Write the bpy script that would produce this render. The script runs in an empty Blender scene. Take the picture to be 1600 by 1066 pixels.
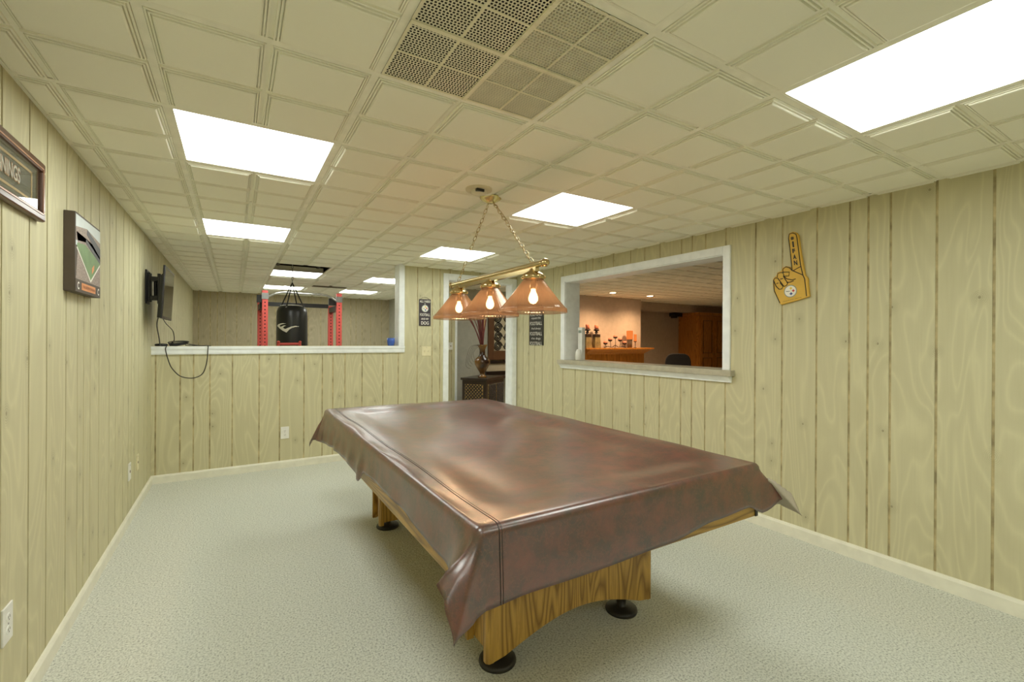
import bpy, math, random
from mathutils import Vector, Matrix
random.seed(7)
PI = math.pi
scene = bpy.context.scene
COL = scene.collection

# ------------------------------------------------------------------ camera
CAMZ = 1.2905
yaw, pitch, roll = math.radians(31.1986), math.radians(-0.0554), math.radians(0.3049)
fwd = Vector((math.sin(yaw) * math.cos(pitch), math.cos(yaw) * math.cos(pitch), math.sin(pitch)))
rgt = Vector((math.cos(yaw), -math.sin(yaw), 0))
upv = rgt.cross(fwd)
rgt, upv = rgt * math.cos(roll) + upv * math.sin(roll), upv * math.cos(roll) - rgt * math.sin(roll)
cd = bpy.data.cameras.new('camera')
cd.sensor_width = 36
cd.lens = 36 * 715.268 / 1600
cd.clip_start = 0.02
cam = bpy.data.objects.new('camera', cd)
COL.objects.link(cam)
m = Matrix((rgt, upv, -fwd)).transposed().to_4x4()
m.translation = Vector((0, 0, CAMZ))
cam.matrix_world = m
scene.camera = cam

# ------------------------------------------------------------------ world, exposure
scene.view_settings.view_transform = 'Standard'
scene.view_settings.look = 'None'
scene.view_settings.gamma = 1
scene.view_settings.use_curve_mapping = False
scene.view_settings.exposure = 0.58
w = bpy.data.worlds.new('world')
scene.world = w
w.use_nodes = True
w.node_tree.nodes['Background'].inputs[0].default_value = (0.9, 0.95, 0.8, 1)
w.node_tree.nodes['Background'].inputs[1].default_value = 0.05
scene.cycles.max_bounces = 10
scene.cycles.diffuse_bounces = 6
scene.cycles.sample_clamp_indirect = 6
scene.cycles.caustics_reflective = False
scene.cycles.caustics_refractive = False
try:
    scene.cycles.use_denoising = True
except Exception:
    pass

PANEL_POWER = 8.0          # fluorescent panels
SPOT_POWER = 78            # recessed lamps of the far room
BULB_POWER = 3.2           # bulbs over the table

# ------------------------------------------------------------------ room numbers
XL, XR, YB, CE = -0.632, 3.171, 5.117, 2.156
GX, GY, GS = 0.3886, 0.8894, 0.61      # ceiling grid origin and pitch
YF, YG, XE = -3.0, 9.8, 12.0           # behind camera, far gym wall, far right wall


# ------------------------------------------------------------------ mesh helper
class MB:
    def __init__(s):
        s.v = []; s.f = []; s.mi = []; s.sm = []

    def add(s, vs, fs, mi=0, sm=False):
        b = len(s.v)
        s.v += [tuple(p) for p in vs]
        for f in fs:
            s.f.append([i + b for i in f]); s.mi.append(mi); s.sm.append(sm)
        return s

    def box(s, x0, x1, y0, y1, z0, z1, mi=0):
        v = [(x, y, z) for z in (z0, z1) for y in (y0, y1) for x in (x0, x1)]
        return s.add(v, [(0, 2, 3, 1), (4, 5, 7, 6), (0, 1, 5, 4), (2, 6, 7, 3), (0, 4, 6, 2), (1, 3, 7, 5)], mi)

    def hexa(s, bottom, top, mi=0):
        """bottom / top: four points each, same order counter-clockwise from above"""
        return s.add(list(bottom) + list(top),
                     [(3, 2, 1, 0), (4, 5, 6, 7), (0, 1, 5, 4), (1, 2, 6, 5), (2, 3, 7, 6), (3, 0, 4, 7)], mi)

    def tube(s, pts, r, n=8, mi=0, closed=False, cap=True):
        pts = [Vector(p) for p in pts]
        k = len(pts)
        rs = r if isinstance(r, (list, tuple)) else [r] * k
        vs = []; prev = None
        for i, p in enumerate(pts):
            if closed:
                t = pts[(i + 1) % k] - pts[i - 1]
            else:
                t = pts[min(i + 1, k - 1)] - pts[max(i - 1, 0)]
            t.normalize()
            if prev is None:
                a = Vector((0, 0, 1)) if abs(t.z) < 0.9 else Vector((1, 0, 0))
                u = t.cross(a).normalized()
            else:
                u = (prev - t * prev.dot(t)).normalized()
            prev = u
            w_ = t.cross(u)
            for j in range(n):
                a = 2 * PI * j / n
                vs.append(p + (u * math.cos(a) + w_ * math.sin(a)) * rs[i])
        fs = []
        for i in range(k if closed else k - 1):
            i2 = (i + 1) % k
            for j in range(n):
                j2 = (j + 1) % n
                fs.append((i * n + j, i * n + j2, i2 * n + j2, i2 * n + j))
        s.add(vs, fs, mi, True)
        if cap and not closed:
            s.add(vs[:n], [tuple(range(n))[::-1]], mi)
            s.add(vs[-n:], [tuple(range(n))], mi)
        return s

    def lathe(s, prof, c=(0, 0, 0), n=32, mi=0, sm=True, axis='z', cap=True, rmod=None):
        vs = []; c = Vector(c)
        for (r, z) in prof:
            for j in range(n):
                a = 2 * PI * j / n
                rr = r * (rmod(j) if rmod else 1)
                if axis == 'z': p = Vector((rr * math.cos(a), rr * math.sin(a), z))
                elif axis == 'y': p = Vector((rr * math.cos(a), z, rr * math.sin(a)))
                else: p = Vector((z, rr * math.cos(a), rr * math.sin(a)))
                vs.append(p + c)
        fs = []
        for i in range(len(prof) - 1):
            for j in range(n):
                j2 = (j + 1) % n
                fs.append((i * n + j, i * n + j2, (i + 1) * n + j2, (i + 1) * n + j))
        s.add(vs, fs, mi, sm)
        if cap:
            if prof[0][0] > 1e-5: s.add(vs[:n], [tuple(range(n))[::-1]], mi)
            if prof[-1][0] > 1e-5: s.add(vs[-n:], [tuple(range(n))], mi)
        return s

    def prism(s, poly, O, R, U, N, d, mi=0):
        """polygon in the frame (O,R,U) pushed along N by d"""
        O, R, U, N = Vector(O), Vector(R), Vector(U), Vector(N)
        a = [O + R * p[0] + U * p[1] for p in poly]
        b = [p + N * d for p in a]
        k = len(poly)
        return s.add(a + b, [tuple(range(k))[::-1], tuple(range(k, 2 * k))] +
                     [(i, (i + 1) % k, (i + 1) % k + k, i + k) for i in range(k)], mi)

    def plate(s, O, R, U, N, w_, h, d, mi=0):
        return s.prism([(0, 0), (w_, 0), (w_, h), (0, h)], O, R, U, N, d, mi)

    def text(s, body, O, R, U, N, height, width=None, mi=0, d=0.0008, fat=0.0, align='CENTER'):
        """raised lettering; height of capitals in metres, squeezed to width; O = middle of the line"""
        cu = bpy.data.curves.new('t', 'FONT')
        cu.body = body; cu.size = 1; cu.offset = fat; cu.extrude = 0
        ob = bpy.data.objects.new('t', cu)
        me = bpy.data.meshes.new_from_object(ob)
        xs = [v.co.x for v in me.vertices]; ys = [v.co.y for v in me.vertices]
        if not xs: return s
        x0, x1, y0, y1 = min(xs), max(xs), min(ys), max(ys)
        sy = height / (y1 - y0)
        sx = (width / (x1 - x0)) if width else sy * .8
        O, R, U, N = Vector(O), Vector(R), Vector(U), Vector(N)
        cx = (x0 + x1) / 2 if align == 'CENTER' else x0
        vs = [O + R * ((v.co.x - cx) * sx) + U * ((v.co.y - (y0 + y1) / 2) * sy) + N * d for v in me.vertices]
        s.add(vs, [tuple(p.vertices) for p in me.polygons], mi)
        bpy.data.objects.remove(ob); bpy.data.curves.remove(cu); bpy.data.meshes.remove(me)
        return s


ORIG = {}


def obj(name, mb, mats, parent=None, local=False, bevel=0, sub=0):
    """one mesh object. Geometry is written in world coordinates and shifted to the parent's origin."""
    me = bpy.data.meshes.new(name)
    o = bpy.data.objects.new(name, me)
    COL.objects.link(o)
    off = Vector((0, 0, 0))
    if parent is not None:
        o.parent = parent
        if not local: off = ORIG[parent.name]
    vs = [tuple(Vector(v) - off) for v in mb.v]
    me.from_pydata(vs, [], mb.f)
    for mt in (mats if isinstance(mats, (list, tuple)) else [mats]):
        me.materials.append(mt)
    for p, i, sflag in zip(me.polygons, mb.mi, mb.sm):
        p.material_index = i; p.use_smooth = sflag
    me.validate(); me.update()
    ORIG[o.name] = off if parent is not None else Vector((0, 0, 0))
    if bevel:
        b = o.modifiers.new('bevel', 'BEVEL'); b.width = bevel; b.segments = 2; b.limit_method = 'ANGLE'
    if sub:
        b = o.modifiers.new('sub', 'SUBSURF'); b.levels = sub; b.render_levels = sub
    return o


def tag(o, label, cat, group=None):
    o['label'] = label; o['category'] = cat
    if group: o['group'] = group
    return o


def thing(name, loc, label, cat, group=None):
    o = bpy.data.objects.new(name, None)
    COL.objects.link(o)
    o.location = loc; o.empty_display_size = .05
    ORIG[o.name] = Vector(loc)
    return tag(o, label, cat, group)


def single(name, mb, mats, loc, label, cat, group=None, **k):
    """a thing that is one mesh with its origin at loc"""
    loc = Vector(loc)
    mb.v = [tuple(Vector(v) - loc) for v in mb.v]
    o = obj(name, mb, mats, **k)
    o.location = loc
    return tag(o, label, cat, group)


def struct(name, mb, mats, parent=None, **k):
    o = obj(name, mb, mats, parent, **k)
    if parent is None: o['kind'] = 'structure'
    return o


def dup(root, loc, label, group=None, rotz=None):
    def cp(o, par):
        c = o.copy(); COL.objects.link(c)
        if par is not None: c.parent = par
        for ch in list(o.children): cp(ch, c)
        return c
    r = cp(root, None)
    r.location = loc
    if rotz is not None: r.rotation_euler.z = rotz
    r['label'] = label
    if group: r['group'] = group
    return r


# ------------------------------------------------------------------ materials
class NT:
    def __init__(s, name, rough=.5, metal=0, color=(.5, .5, .5), spec=.5):
        s.m = bpy.data.materials.new(name); s.m.use_nodes = True
        s.t = s.m.node_tree; s.b = s.t.nodes['Principled BSDF']
        s.out = s.t.nodes['Material Output']
        s.b.inputs['Base Color'].default_value = (*color, 1)
        s.b.inputs['Roughness'].default_value = rough
        s.b.inputs['Metallic'].default_value = metal
        s.b.inputs['Specular IOR Level'].default_value = spec

    def n(s, typ, **kw):
        nd = s.t.nodes.new(typ)
        for k, v in kw.items():
            if k.startswith('_'): setattr(nd, k[1:], v)
            else: nd.inputs[k.replace('__', ' ')].default_value = v
        return nd

    def l(s, a, b): s.t.links.new(a, b)

    def coord(s, scale=(1, 1, 1), kind='Object'):
        c = s.n('ShaderNodeTexCoord'); mp = s.n('ShaderNodeMapping')
        s.l(c.outputs[kind], mp.inputs['Vector']); mp.inputs['Scale'].default_value = scale
        return mp.outputs[0]

    def noise(s, vec, scale, detail=3, rough=.5, dist=0):
        nd = s.n('ShaderNodeTexNoise'); s.l(vec, nd.inputs['Vector'])
        nd.inputs['Scale'].default_value = scale; nd.inputs['Detail'].default_value = detail
        nd.inputs['Roughness'].default_value = rough; nd.inputs['Distortion'].default_value = dist
        return nd.outputs['Fac']

    def ramp(s, fac, stops):
        r = s.n('ShaderNodeValToRGB'); s.l(fac, r.inputs[0])
        e = r.color_ramp.elements
        while len(e) > 1: e.remove(e[-1])
        e[0].position = stops[0][0]; e[0].color = (*stops[0][1], 1)
        for p, c in stops[1:]:
            q = e.new(p); q.color = (*c, 1)
        return r.outputs[0]

    def math(s, op, a, b=None, clamp=False):
        nd = s.n('ShaderNodeMath', _operation=op, _use_clamp=clamp)
        for i, x in enumerate((a, b)):
            if x is None: continue
            if hasattr(x, 'links'): s.l(x, nd.inputs[i])
            else: nd.inputs[i].default_value = x
        return nd.outputs[0]

    def mix(s, fac, a, b, blend='MIX'):
        nd = s.n('ShaderNodeMix', _data_type='RGBA', _blend_type=blend)
        for i, x in ((0, fac), (6, a), (7, b)):
            if hasattr(x, 'links'): s.l(x, nd.inputs[i])
            elif i == 0: nd.inputs[0].default_value = x
            else: nd.inputs[i].default_value = (*x, 1)
        return nd.outputs[2]

    def base(s, c): s.l(c, s.b.inputs['Base Color'])

    def bump(s, h, strength=.3, dist=.01):
        nd = s.n('ShaderNodeBump'); s.l(h, nd.inputs['Height'])
        nd.inputs['Strength'].default_value = strength; nd.inputs['Distance'].default_value = dist
        s.l(nd.outputs[0], s.b.inputs['Normal'])


def flat(name, color, rough=.5, metal=0, spec=.5, speck=0):
    t = NT(name, rough, metal, color, spec)
    v = t.coord()
    f = t.noise(v, 14, 3)
    k = .06 + speck
    t.base(t.ramp(f, [(.3, tuple(c * (1 - k) for c in color)), (.7, tuple(min(1, c * (1 + k)) for c in color))]))
    return t.m


def wood_panel(name, axis, light, mid, dark, knots=True):
    """pickled plywood sheet: contour-like grain that runs up the wall (z), across = axis"""
    t = NT(name, .62, spec=.35)
    a = (2.3, 2.3, .42)
    v = t.coord(a)
    n1 = t.noise(v, 1.5, 2, .45, .6)
    rings = t.math('FRACT', t.math('MULTIPLY', n1, 19))
    tri = t.math('ABSOLUTE', t.math('SUBTRACT', rings, .5))
    g = t.ramp(tri, [(0, (0, 0, 0)), (.30, (.25, .25, .25)), (.5, (1, 1, 1))])
    v2 = t.coord((60, 60, 1.6))
    fine = t.noise(v2, 2, 3, .6)
    v3 = t.coord((1.3, 1.3, .5))
    big = t.noise(v3, 2.2, 3, .5)
    base = t.mix(big, mid, light)
    base = t.mix(t.math('MULTIPLY', g, .42), base, tuple(min(1, c * 1.25) for c in light))
    base = t.mix(t.math('MULTIPLY', fine, .30), base, dark)
    if knots:
        vk = t.coord()
        sx = t.n('ShaderNodeSeparateXYZ'); t.l(vk, sx.inputs[0])
        cx = t.n('ShaderNodeCombineXYZ')
        t.l(t.math('MULTIPLY', t.math('ADD', sx.outputs[0], sx.outputs[1]), 1.35), cx.inputs[0]); t.l(sx.outputs[2], cx.inputs[1])
        vo = t.n('ShaderNodeTexVoronoi', _feature='F1', _voronoi_dimensions='2D'); t.l(cx.outputs[0], vo.inputs['Vector']); vo.inputs['Scale'].default_value = 3.4
        d = t.math('ADD', vo.outputs['Distance'], t.math('MULTIPLY', t.math('SUBTRACT', fine, .5), .03))
        sep = t.n('ShaderNodeSeparateColor'); t.l(vo.outputs['Color'], sep.inputs[0])
        gate = t.math('GREATER_THAN', sep.outputs[0], .58)
        core = t.math('MULTIPLY', t.math('LESS_THAN', d, .020), gate)
        hal = t.math('MULTIPLY', t.math('SMOOTH_MIN', t.math('SUBTRACT', 1, t.math('MULTIPLY', d, 5.5)), 1), gate, True)
        ringk = t.math('ABSOLUTE', t.math('SUBTRACT', t.math('FRACT', t.math('MULTIPLY', d, 36)), .5))
        base = t.mix(t.math('MULTIPLY', t.math('MULTIPLY', hal, ringk), 1.3, True), base, tuple(c * .62 for c in dark))
        base = t.mix(t.math('MULTIPLY', core, .55), base, (.16, .12, .07))
    t.base(base)
    t.bump(t.math('ADD', fine, t.math('MULTIPLY', g, .6)), .12, .003)
    return t.m


M = {}
M['wall_side'] = wood_panel('whitewashed_panel', 'y', (.63, .60, .40), (.55, .515, .325), (.43, .39, .23))
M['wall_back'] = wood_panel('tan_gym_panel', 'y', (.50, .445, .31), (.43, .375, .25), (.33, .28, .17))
M['groove'] = flat('panel_groove', (.44, .37, .20), .8, speck=.3)
M['ceiling'] = NT('ceiling_tile_paint', .8, color=(.92, .905, .785), spec=.2).m
M['grid'] = flat('ceiling_grid_metal', (.90, .885, .77), .45)
M['trim'] = flat('white_trim_paint', (.89, .93, .95), .35)
M['base_cream'] = flat('cream_baseboard_paint', (.80, .79, .67), .35)
M['plate'] = flat('white_plastic', (.82, .82, .78), .35)
M['ivory'] = flat('ivory_plastic', (.78, .72, .48), .35)
M['black'] = flat('black_plastic', (.012, .012, .013), .35)
M['rubber'] = flat('black_foot_pad', (.022, .018, .014), .45)
M['dark'] = flat('dark_void', (.01, .01, .01), .9)
M['taupe'] = flat('taupe_wall_paint', (.46, .385, .315), .8)
M['hallpaint'] = flat('grey_wall_paint', (.43, .43, .36), .8)
M['laminate'] = flat('grey_laminate', (.46, .43, .33), .3, speck=.06)
M['red'] = flat('red_powder_coat', (.66, .10, .085), .4)
M['steel'] = flat('grey_steel', (.35, .35, .35), .3, .8)
M['orange'] = flat('orange_ink', (.75, .30, .10), .5)
M['white'] = flat('white_ink', (.82, .80, .72), .5)
M['rust'] = flat('peach_candle_wax', (.62, .20, .12), .45)
M['iron'] = flat('dark_iron', (.03, .022, .018), .45, .6)
M['brownbox'] = flat('brown_canvas_edge', (.085, .062, .045), .6)
M['blue'] = flat('blue_plastic', (.05, .12, .45), .3)
M['espresso'] = flat('espresso_wood', (.03, .019, .012), .3)
M['cane'] = flat('woven_cane', (.50, .33, .10), .5)
M['straw'] = flat('dry_stalk', (.16, .035, .03), .6)
M['tan'] = flat('tan_stalk', (.62, .42, .18), .6)
M['inkblack'] = flat('black_ink', (.012, .01, .006), .5)
M['foam'] = flat('gold_foam', (.70, .43, .055), .55)
M['turf'] = flat('printed_turf', (.16, .27, .10), .5, speck=.1)
M['sky'] = flat('printed_sky', (.60, .66, .66), .5)
M['greenmat'] = flat('charcoal_mat_board', (.055, .065, .06), .6)
M['tanline'] = flat('tan_border', (.68, .47, .22), .5)
M['yellow'] = flat('yellow_ink', (.80, .55, .05), .5)
M['redink'] = flat('red_ink', (.60, .05, .03), .5)
M['blueink'] = flat('navy_ink', (.02, .06, .25), .5)
M['greyink'] = flat('grey_ink', (.25, .30, .26), .5)
M['purple'] = flat('dark_plum_board', (.045, .035, .045), .5)

# carpet ---------------------------------------------------------------
t = NT('grey_frieze_carpet', .95, spec=.1)
v = t.coord()
n1 = t.noise(v, 120, 5, .8)
n2 = t.noise(v, 45, 3, .6)
n3 = t.noise(v, 3, 3, .5)
cc = t.ramp(n1, [(.38, (.22, .235, .20)), (.46, (.615, .63, .555)), (.56, (.82, .835, .755))])
cc = t.mix(t.math('MULTIPLY', n2, .22), cc, (.66, .69, .625))
cc = t.mix(t.math('MULTIPLY', n3, .2), cc, (.60, .63, .57))
t.base(cc)
t.bump(t.math('ADD', n1, t.math('MULTIPLY', n2, .8)), .6, .010)
M['carpet'] = t.m

# oak -----------------------------------------------------------------
def oak(name, grain='z', light=(.45, .265, .055), dark=(.21, .105, .018), gloss=.32):
    t = NT(name, gloss)
    sc = {'z': (7, 7, .8), 'x': (.8, 7, 7), 'y': (7, .8, 7)}[grain]
    v = t.coord(sc)
    n1 = t.noise(v, 1.15, 1.5, .4, .25)
    r = t.math('ABSOLUTE', t.math('SUBTRACT', t.math('FRACT', t.math('MULTIPLY', n1, 17)), .5))
    sc2 = tuple(c * 16 if c > 1 else c * 5 for c in sc)
    fine = t.noise(t.coord(sc2), 1, 3, .6)
    c = t.ramp(r, [(0, dark), (.14, tuple((a + b) / 2 for a, b in zip(light, dark))), (.3, light), (.5, tuple(x * 1.15 for x in light))])
    c = t.mix(t.math('MULTIPLY', t.math('GREATER_THAN', fine, .56), .35), c, dark)
    t.base(c)
    return t.m

M['oak'] = oak('oak_veneer_upright')
M['oak_x'] = oak('oak_veneer_along_x', 'x')
M['oak_y'] = oak('oak_veneer_along_y', 'y')
M['oak_far'] = oak('honey_oak', 'z', (.47, .20, .035), (.30, .11, .015))

# leather-look vinyl -------------------------------------------------------
t = NT('burgundy_vinyl', .30)
v = t.coord()
n1 = t.noise(v, 13, 5, .62, .25)
n2 = t.noise(v, 34, 4, .65, .5)
vein = t.math('ABSOLUTE', t.math('SUBTRACT', n2, .5))
c = t.ramp(n1, [(.32, (.038, .015, .011)), (.5, (.076, .018, .012)), (.68, (.130, .024, .015))])
c = t.mix(t.ramp(vein, [(0, (.75, .75, .75)), (.028, (0, 0, 0))]), c, (.12, .032, .018))
t.base(c)
n3 = t.noise(v, 240, 3, .6)
n4 = t.noise(t.coord((1, 3.2, 1)), 2.4, 3, .5)
t.bump(t.math('ADD', t.math('MULTIPLY', n3, .05), t.math('MULTIPLY', n4, .9)), .28, .012)
t.b.inputs['Roughness'].default_value = .27
t.b.inputs['Specular IOR Level'].default_value = .5
t.b.inputs['IOR'].default_value = 1.9
t.b.inputs['Coat Weight'].default_value = .6
t.b.inputs['Coat Roughness'].default_value = .42
t.b.inputs['Coat IOR'].default_value = 1.6
M['vinyl'] = t.m
t = NT('vinyl_backing', .8, color=(.42, .37, .29)); M['backing'] = t.m
M['stitch'] = flat('dark_thread', (.012, .006, .005), .6)
M['bagvinyl'] = flat('black_vinyl', (.014, .014, .014), .32)

# brass, glass, emitters --------------------------------------------------
M['brass'] = flat('polished_brass', (.56, .44, .22), .2, 1.0)
t = NT('glossy_screen', .06, color=(.012, .012, .014)); M['screen'] = t.m

t = NT('picture_glass')
tr = t.n('ShaderNodeBsdfTransparent'); gl = t.n('ShaderNodeBsdfGlossy', Roughness=.02)
lw = t.n('ShaderNodeLayerWeight', Blend=.5)
fr = t.math('ADD', .05, t.math('MULTIPLY', t.math('POWER', lw.outputs['Facing'], 4), .7))
mx = t.n('ShaderNodeMixShader')
t.l(fr, mx.inputs[0]); t.l(tr.outputs[0], mx.inputs[1]); t.l(gl.outputs[0], mx.inputs[2])
t.l(mx.outputs[0], t.out.inputs[0]); M['glass'] = t.m

t = NT('smoked_amber_ribbed_glass')
tr = t.n('ShaderNodeBsdfTransparent'); tr.inputs[0].default_value = (.64, .51, .42, 1)
tl = t.n('ShaderNodeBsdfTranslucent'); tl.inputs[0].default_value = (.28, .175, .11, 1)
df = t.n('ShaderNodeBsdfDiffuse'); df.inputs[0].default_value = (.10, .08, .065, 1)
gl = t.n('ShaderNodeBsdfGlossy', Roughness=.12); gl.inputs[0].default_value = (.9, .85, .75, 1)
lw = t.n('ShaderNodeLayerWeight', Blend=.5)
fr = t.math('MULTIPLY', t.math('POWER', lw.outputs['Facing'], 3), .35)
a = t.n('ShaderNodeMixShader'); a.inputs[0].default_value = .45
t.l(tl.outputs[0], a.inputs[1]); t.l(df.outputs[0], a.inputs[2])
b = t.n('ShaderNodeMixShader'); b.inputs[0].default_value = .44
t.l(tr.outputs[0], b.inputs[1]); t.l(a.outputs[0], b.inputs[2])
c_ = t.n('ShaderNodeMixShader'); t.l(t.math('ADD', fr, .05), c_.inputs[0])
t.l(b.outputs[0], c_.inputs[1]); t.l(gl.outputs[0], c_.inputs[2])
t.l(c_.outputs[0], t.out.inputs[0]); M['amber'] = t.m


def emit(name, color, power):
    mt = bpy.data.materials.new(name); mt.use_nodes = True
    nt = mt.node_tree; nt.nodes.remove(nt.nodes['Principled BSDF'])
    e = nt.nodes.new('ShaderNodeEmission'); e.inputs[0].default_value = (*color, 1); e.inputs[1].default_value = power
    nt.links.new(e.outputs[0], nt.nodes['Material Output'].inputs[0])
    return mt

M['panel'] = emit('lit_diffuser', (.965, 1.0, .93), PANEL_POWER)
M['spot'] = emit('lit_recessed_bulb', (1.0, .74, .45), 40)
M['bulb'] = emit('lit_bulb', (1.0, .66, .34), 9)
M['flame'] = emit('glowing_candle', (.62, .15, .03), 1.0)
M['star'] = emit('tiny_lit_hole', (1.0, .95, .85), 2.0)

X, Y, Z = Vector((1, 0, 0)), Vector((0, 1, 0)), Vector((0, 0, 1))

# ================================================================== SETTING
# floor
mb = MB(); mb.box(XL - .2, XE, YF, YG, -.05, 0)
struct('floor', mb, M['carpet'])

PER = [.175, .104, .123, .178, .227, .175, .228]        # groove pattern of one 4 ft sheet


def grooves(known, lo, hi):
    g = sorted(known); per = sum(PER)
    k = g[:]
    while k[-1] < hi: k.append(k[-7] + per if len(k) >= 7 else k[-1] + .17)
    while k[0] > lo: k.insert(0, k[6] - per if len(k) >= 7 else k[0] - .17)
    return [q for q in k if lo + .03 < q < hi - .03]


def panel_wall(name, axis, face, sgn, u0, u1, z0, z1, gs, holes, thick, mats=None, gw=.0115, depth=.0028):
    """axis 'x': wall face lies at x=face and looks along sgn*x; u runs along y"""
    mb = MB()

    def bx(ua, ub, za, zb, d0, d1, mi):
        a, b = sorted((face - sgn * d0, face - sgn * d1))
        if axis == 'x': mb.box(a, b, ua, ub, za, zb, mi)
        else: mb.box(ua, ub, a, b, za, zb, mi)

    def region(cuts, d0, d1, mi, shrink):
        for (ua, ub) in cuts:
            edges = sorted({ua, ub} | {h[i] for h in holes for i in (0, 1) if ua < h[i] < ub})
            for a, b in zip(edges[:-1], edges[1:]):
                mid = (a + b) / 2
                zz = [(z0, z1)]
                for h in holes:
                    if h[0] < mid < h[1]:
                        nz = []
                        for (p, q) in zz:
                            if h[2] > p: nz.append((p, min(q, h[2])))
                            if h[3] < q: nz.append((max(p, h[3]), q))
                        zz = [(p, q) for p, q in nz if q - p > .001]
                for (p, q) in zz: bx(a, b, p, q, d0, d1, mi)
    region([(u0, u1)], depth, thick, 1, 0)
    e = [u0] + gs + [u1]
    region([(a + (gw / 2 if i else 0), b - (gw / 2 if i < len(e) - 2 else 0)) for i, (a, b) in enumerate(zip(e[:-1], e[1:]))],
           0, depth, 0, 0)
    return struct(name, mb, mats or [M['wall_side'], M['groove']])


RG = [.694, .908, 1.107, 1.214, 1.309, 1.49, 1.705, 1.892, 2.123, 2.297, 2.42, 2.526, 2.75, 2.924, 3.096, 3.324, 3.499,
      3.626, 3.732, 3.906, 4.122, 4.314, 4.531, 4.696, 4.825, 4.96]
BG = [-.601, -.423, -.323, -.197, -.018, .206, .386, .609, .784, .888, 1.011, 1.189, 1.416, 1.589, 1.813, 1.996, 2.093]
LG = [2.074, 2.303, 2.485, 2.726, 2.898, 3.001, 3.121, 3.296, 3.536, 3.702, 3.928]
ZT = 2.19
OPB = (-.7, 1.595, 1.224, 3.0)                        # opening over the half wall
DOOR = (2.19, 3.10, -.1, 2.03)
PASS = (2.135, 4.08, 1.06, 1.952)

panel_wall('wall_left', 'x', XL, 1, YF, YG, 0, ZT, grooves(LG, YF, YG), [], .12)
panel_wall('wall_right', 'x', XR, -1, YF, YB, 0, ZT, grooves(RG, YF, YB), [PASS], .19)
panel_wall('wall_back', 'y', YB, -1, XL, XR + .19, 0, ZT, grooves(BG, XL, XR), [OPB, DOOR], .135)
panel_wall('wall_front', 'y', YF, 1, XL, XR + .19, 0, ZT, grooves([0, .175], XL, XR), [], .12)
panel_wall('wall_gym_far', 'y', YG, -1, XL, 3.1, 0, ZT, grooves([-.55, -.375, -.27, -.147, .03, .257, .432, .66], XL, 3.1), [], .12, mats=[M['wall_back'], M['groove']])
panel_wall('wall_hall_end', 'y', 6.6, -1, 2.834, 2.955, 0, ZT, [2.895], [], .02)
mb = MB(); mb.box(2.84, 2.96, 6.615, YG, 0, ZT)
struct('wall_gym_right', mb, M['hallpaint'])
mb = MB(); mb.box(2.97, 5.0, 6.9, 7.0, 0, ZT)
struct('wall_hall', mb, M['hallpaint'])
mb = MB(); mb.box(5.0, 7.05, 6.6, 7.35, 0, ZT)
struct('wall_fireplace', mb, M['taupe'])
mb = MB(); mb.box(7.05, XE, 7.35, 7.45, 0, ZT)
struct('wall_far_room_back', mb, M['taupe'])
mb = MB(); mb.box(XE, XE + .1, YF, 7.45, 0, ZT)
struct('wall_far_room_right', mb, M['taupe'])
mb = MB(); mb.box(XR + .19, XE, YF - .1, YF, 0, ZT)
struct('wall_far_room_front', mb, M['taupe'])
mb = MB(); mb.box(7.05, XE, 6.98, 7.35, 1.965, ZT)
struct('wall_soffit', mb, M['taupe'])

# baseboards
mb = MB()
mb.prism([(0, 0), (.014, 0), (.014, .058), (.008, .07), (0, .072)], (XL, YF, 0), X, Z, Y, YB - YF, 0)
struct('baseboard_left', mb, M['base_cream'])
mb = MB(); mb.prism([(0, 0), (-.014, 0), (-.014, .066), (-.008, .08), (0, .082)], (XR, YF, 0), X, Z, Y, YB - YF, 0)
struct('baseboard_right', mb, M['base_cream'])
mb = MB(); mb.prism([(0, 0), (-.014, 0), (-.014, .06), (-.008, .073), (0, .075)], (XL, YB, 0), Y, Z, X, 2.13 - XL, 0)
struct('baseboard_back', mb, M['base_cream'])

# trims of the half wall opening
mb = MB()
mb.prism([(0, 1.148), (-.014, 1.148), (-.018, 1.16), (-.018, 1.185), (-.024, 1.2), (-.024, 1.222), (.14, 1.222), (.14, 1.205), (0, 1.205)],
         (XL, YB, 0), Y, Z, X, 1.658 - XL, 0)
struct('trim_1', mb, M['trim'])
mb = MB()
mb.box(1.592, 1.656, YB - .018, YB, 1.222, ZT - .03); mb.box(1.588, 1.598, YB - .01, YB + .14, 1.222, ZT - .03)
struct('trim_2', mb, M['trim'], bevel=.003)
# door casing and jambs
mb = MB()
mb.box(2.132, 2.196, YB - .018, YB, 0, 2.093); mb.box(3.094, 3.160, YB - .018, YB, 0, 2.093)
mb.box(2.196, 3.094, YB - .018, YB, 2.026, 2.093)
mb.box(2.19, 2.204, YB - .006, YB + .145, 0, 2.03); mb.box(3.086, 3.10, YB - .006, YB + .145, 0, 2.03)
mb.box(2.204, 3.086, YB - .006, YB + .145, 2.016, 2.03)
struct('trim_3', mb, M['trim'], bevel=.003)
mb = MB(); mb.box(2.952, 2.985, 6.588, 6.62, 0, ZT - .03)
struct('trim_4', mb, M['trim'])
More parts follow.
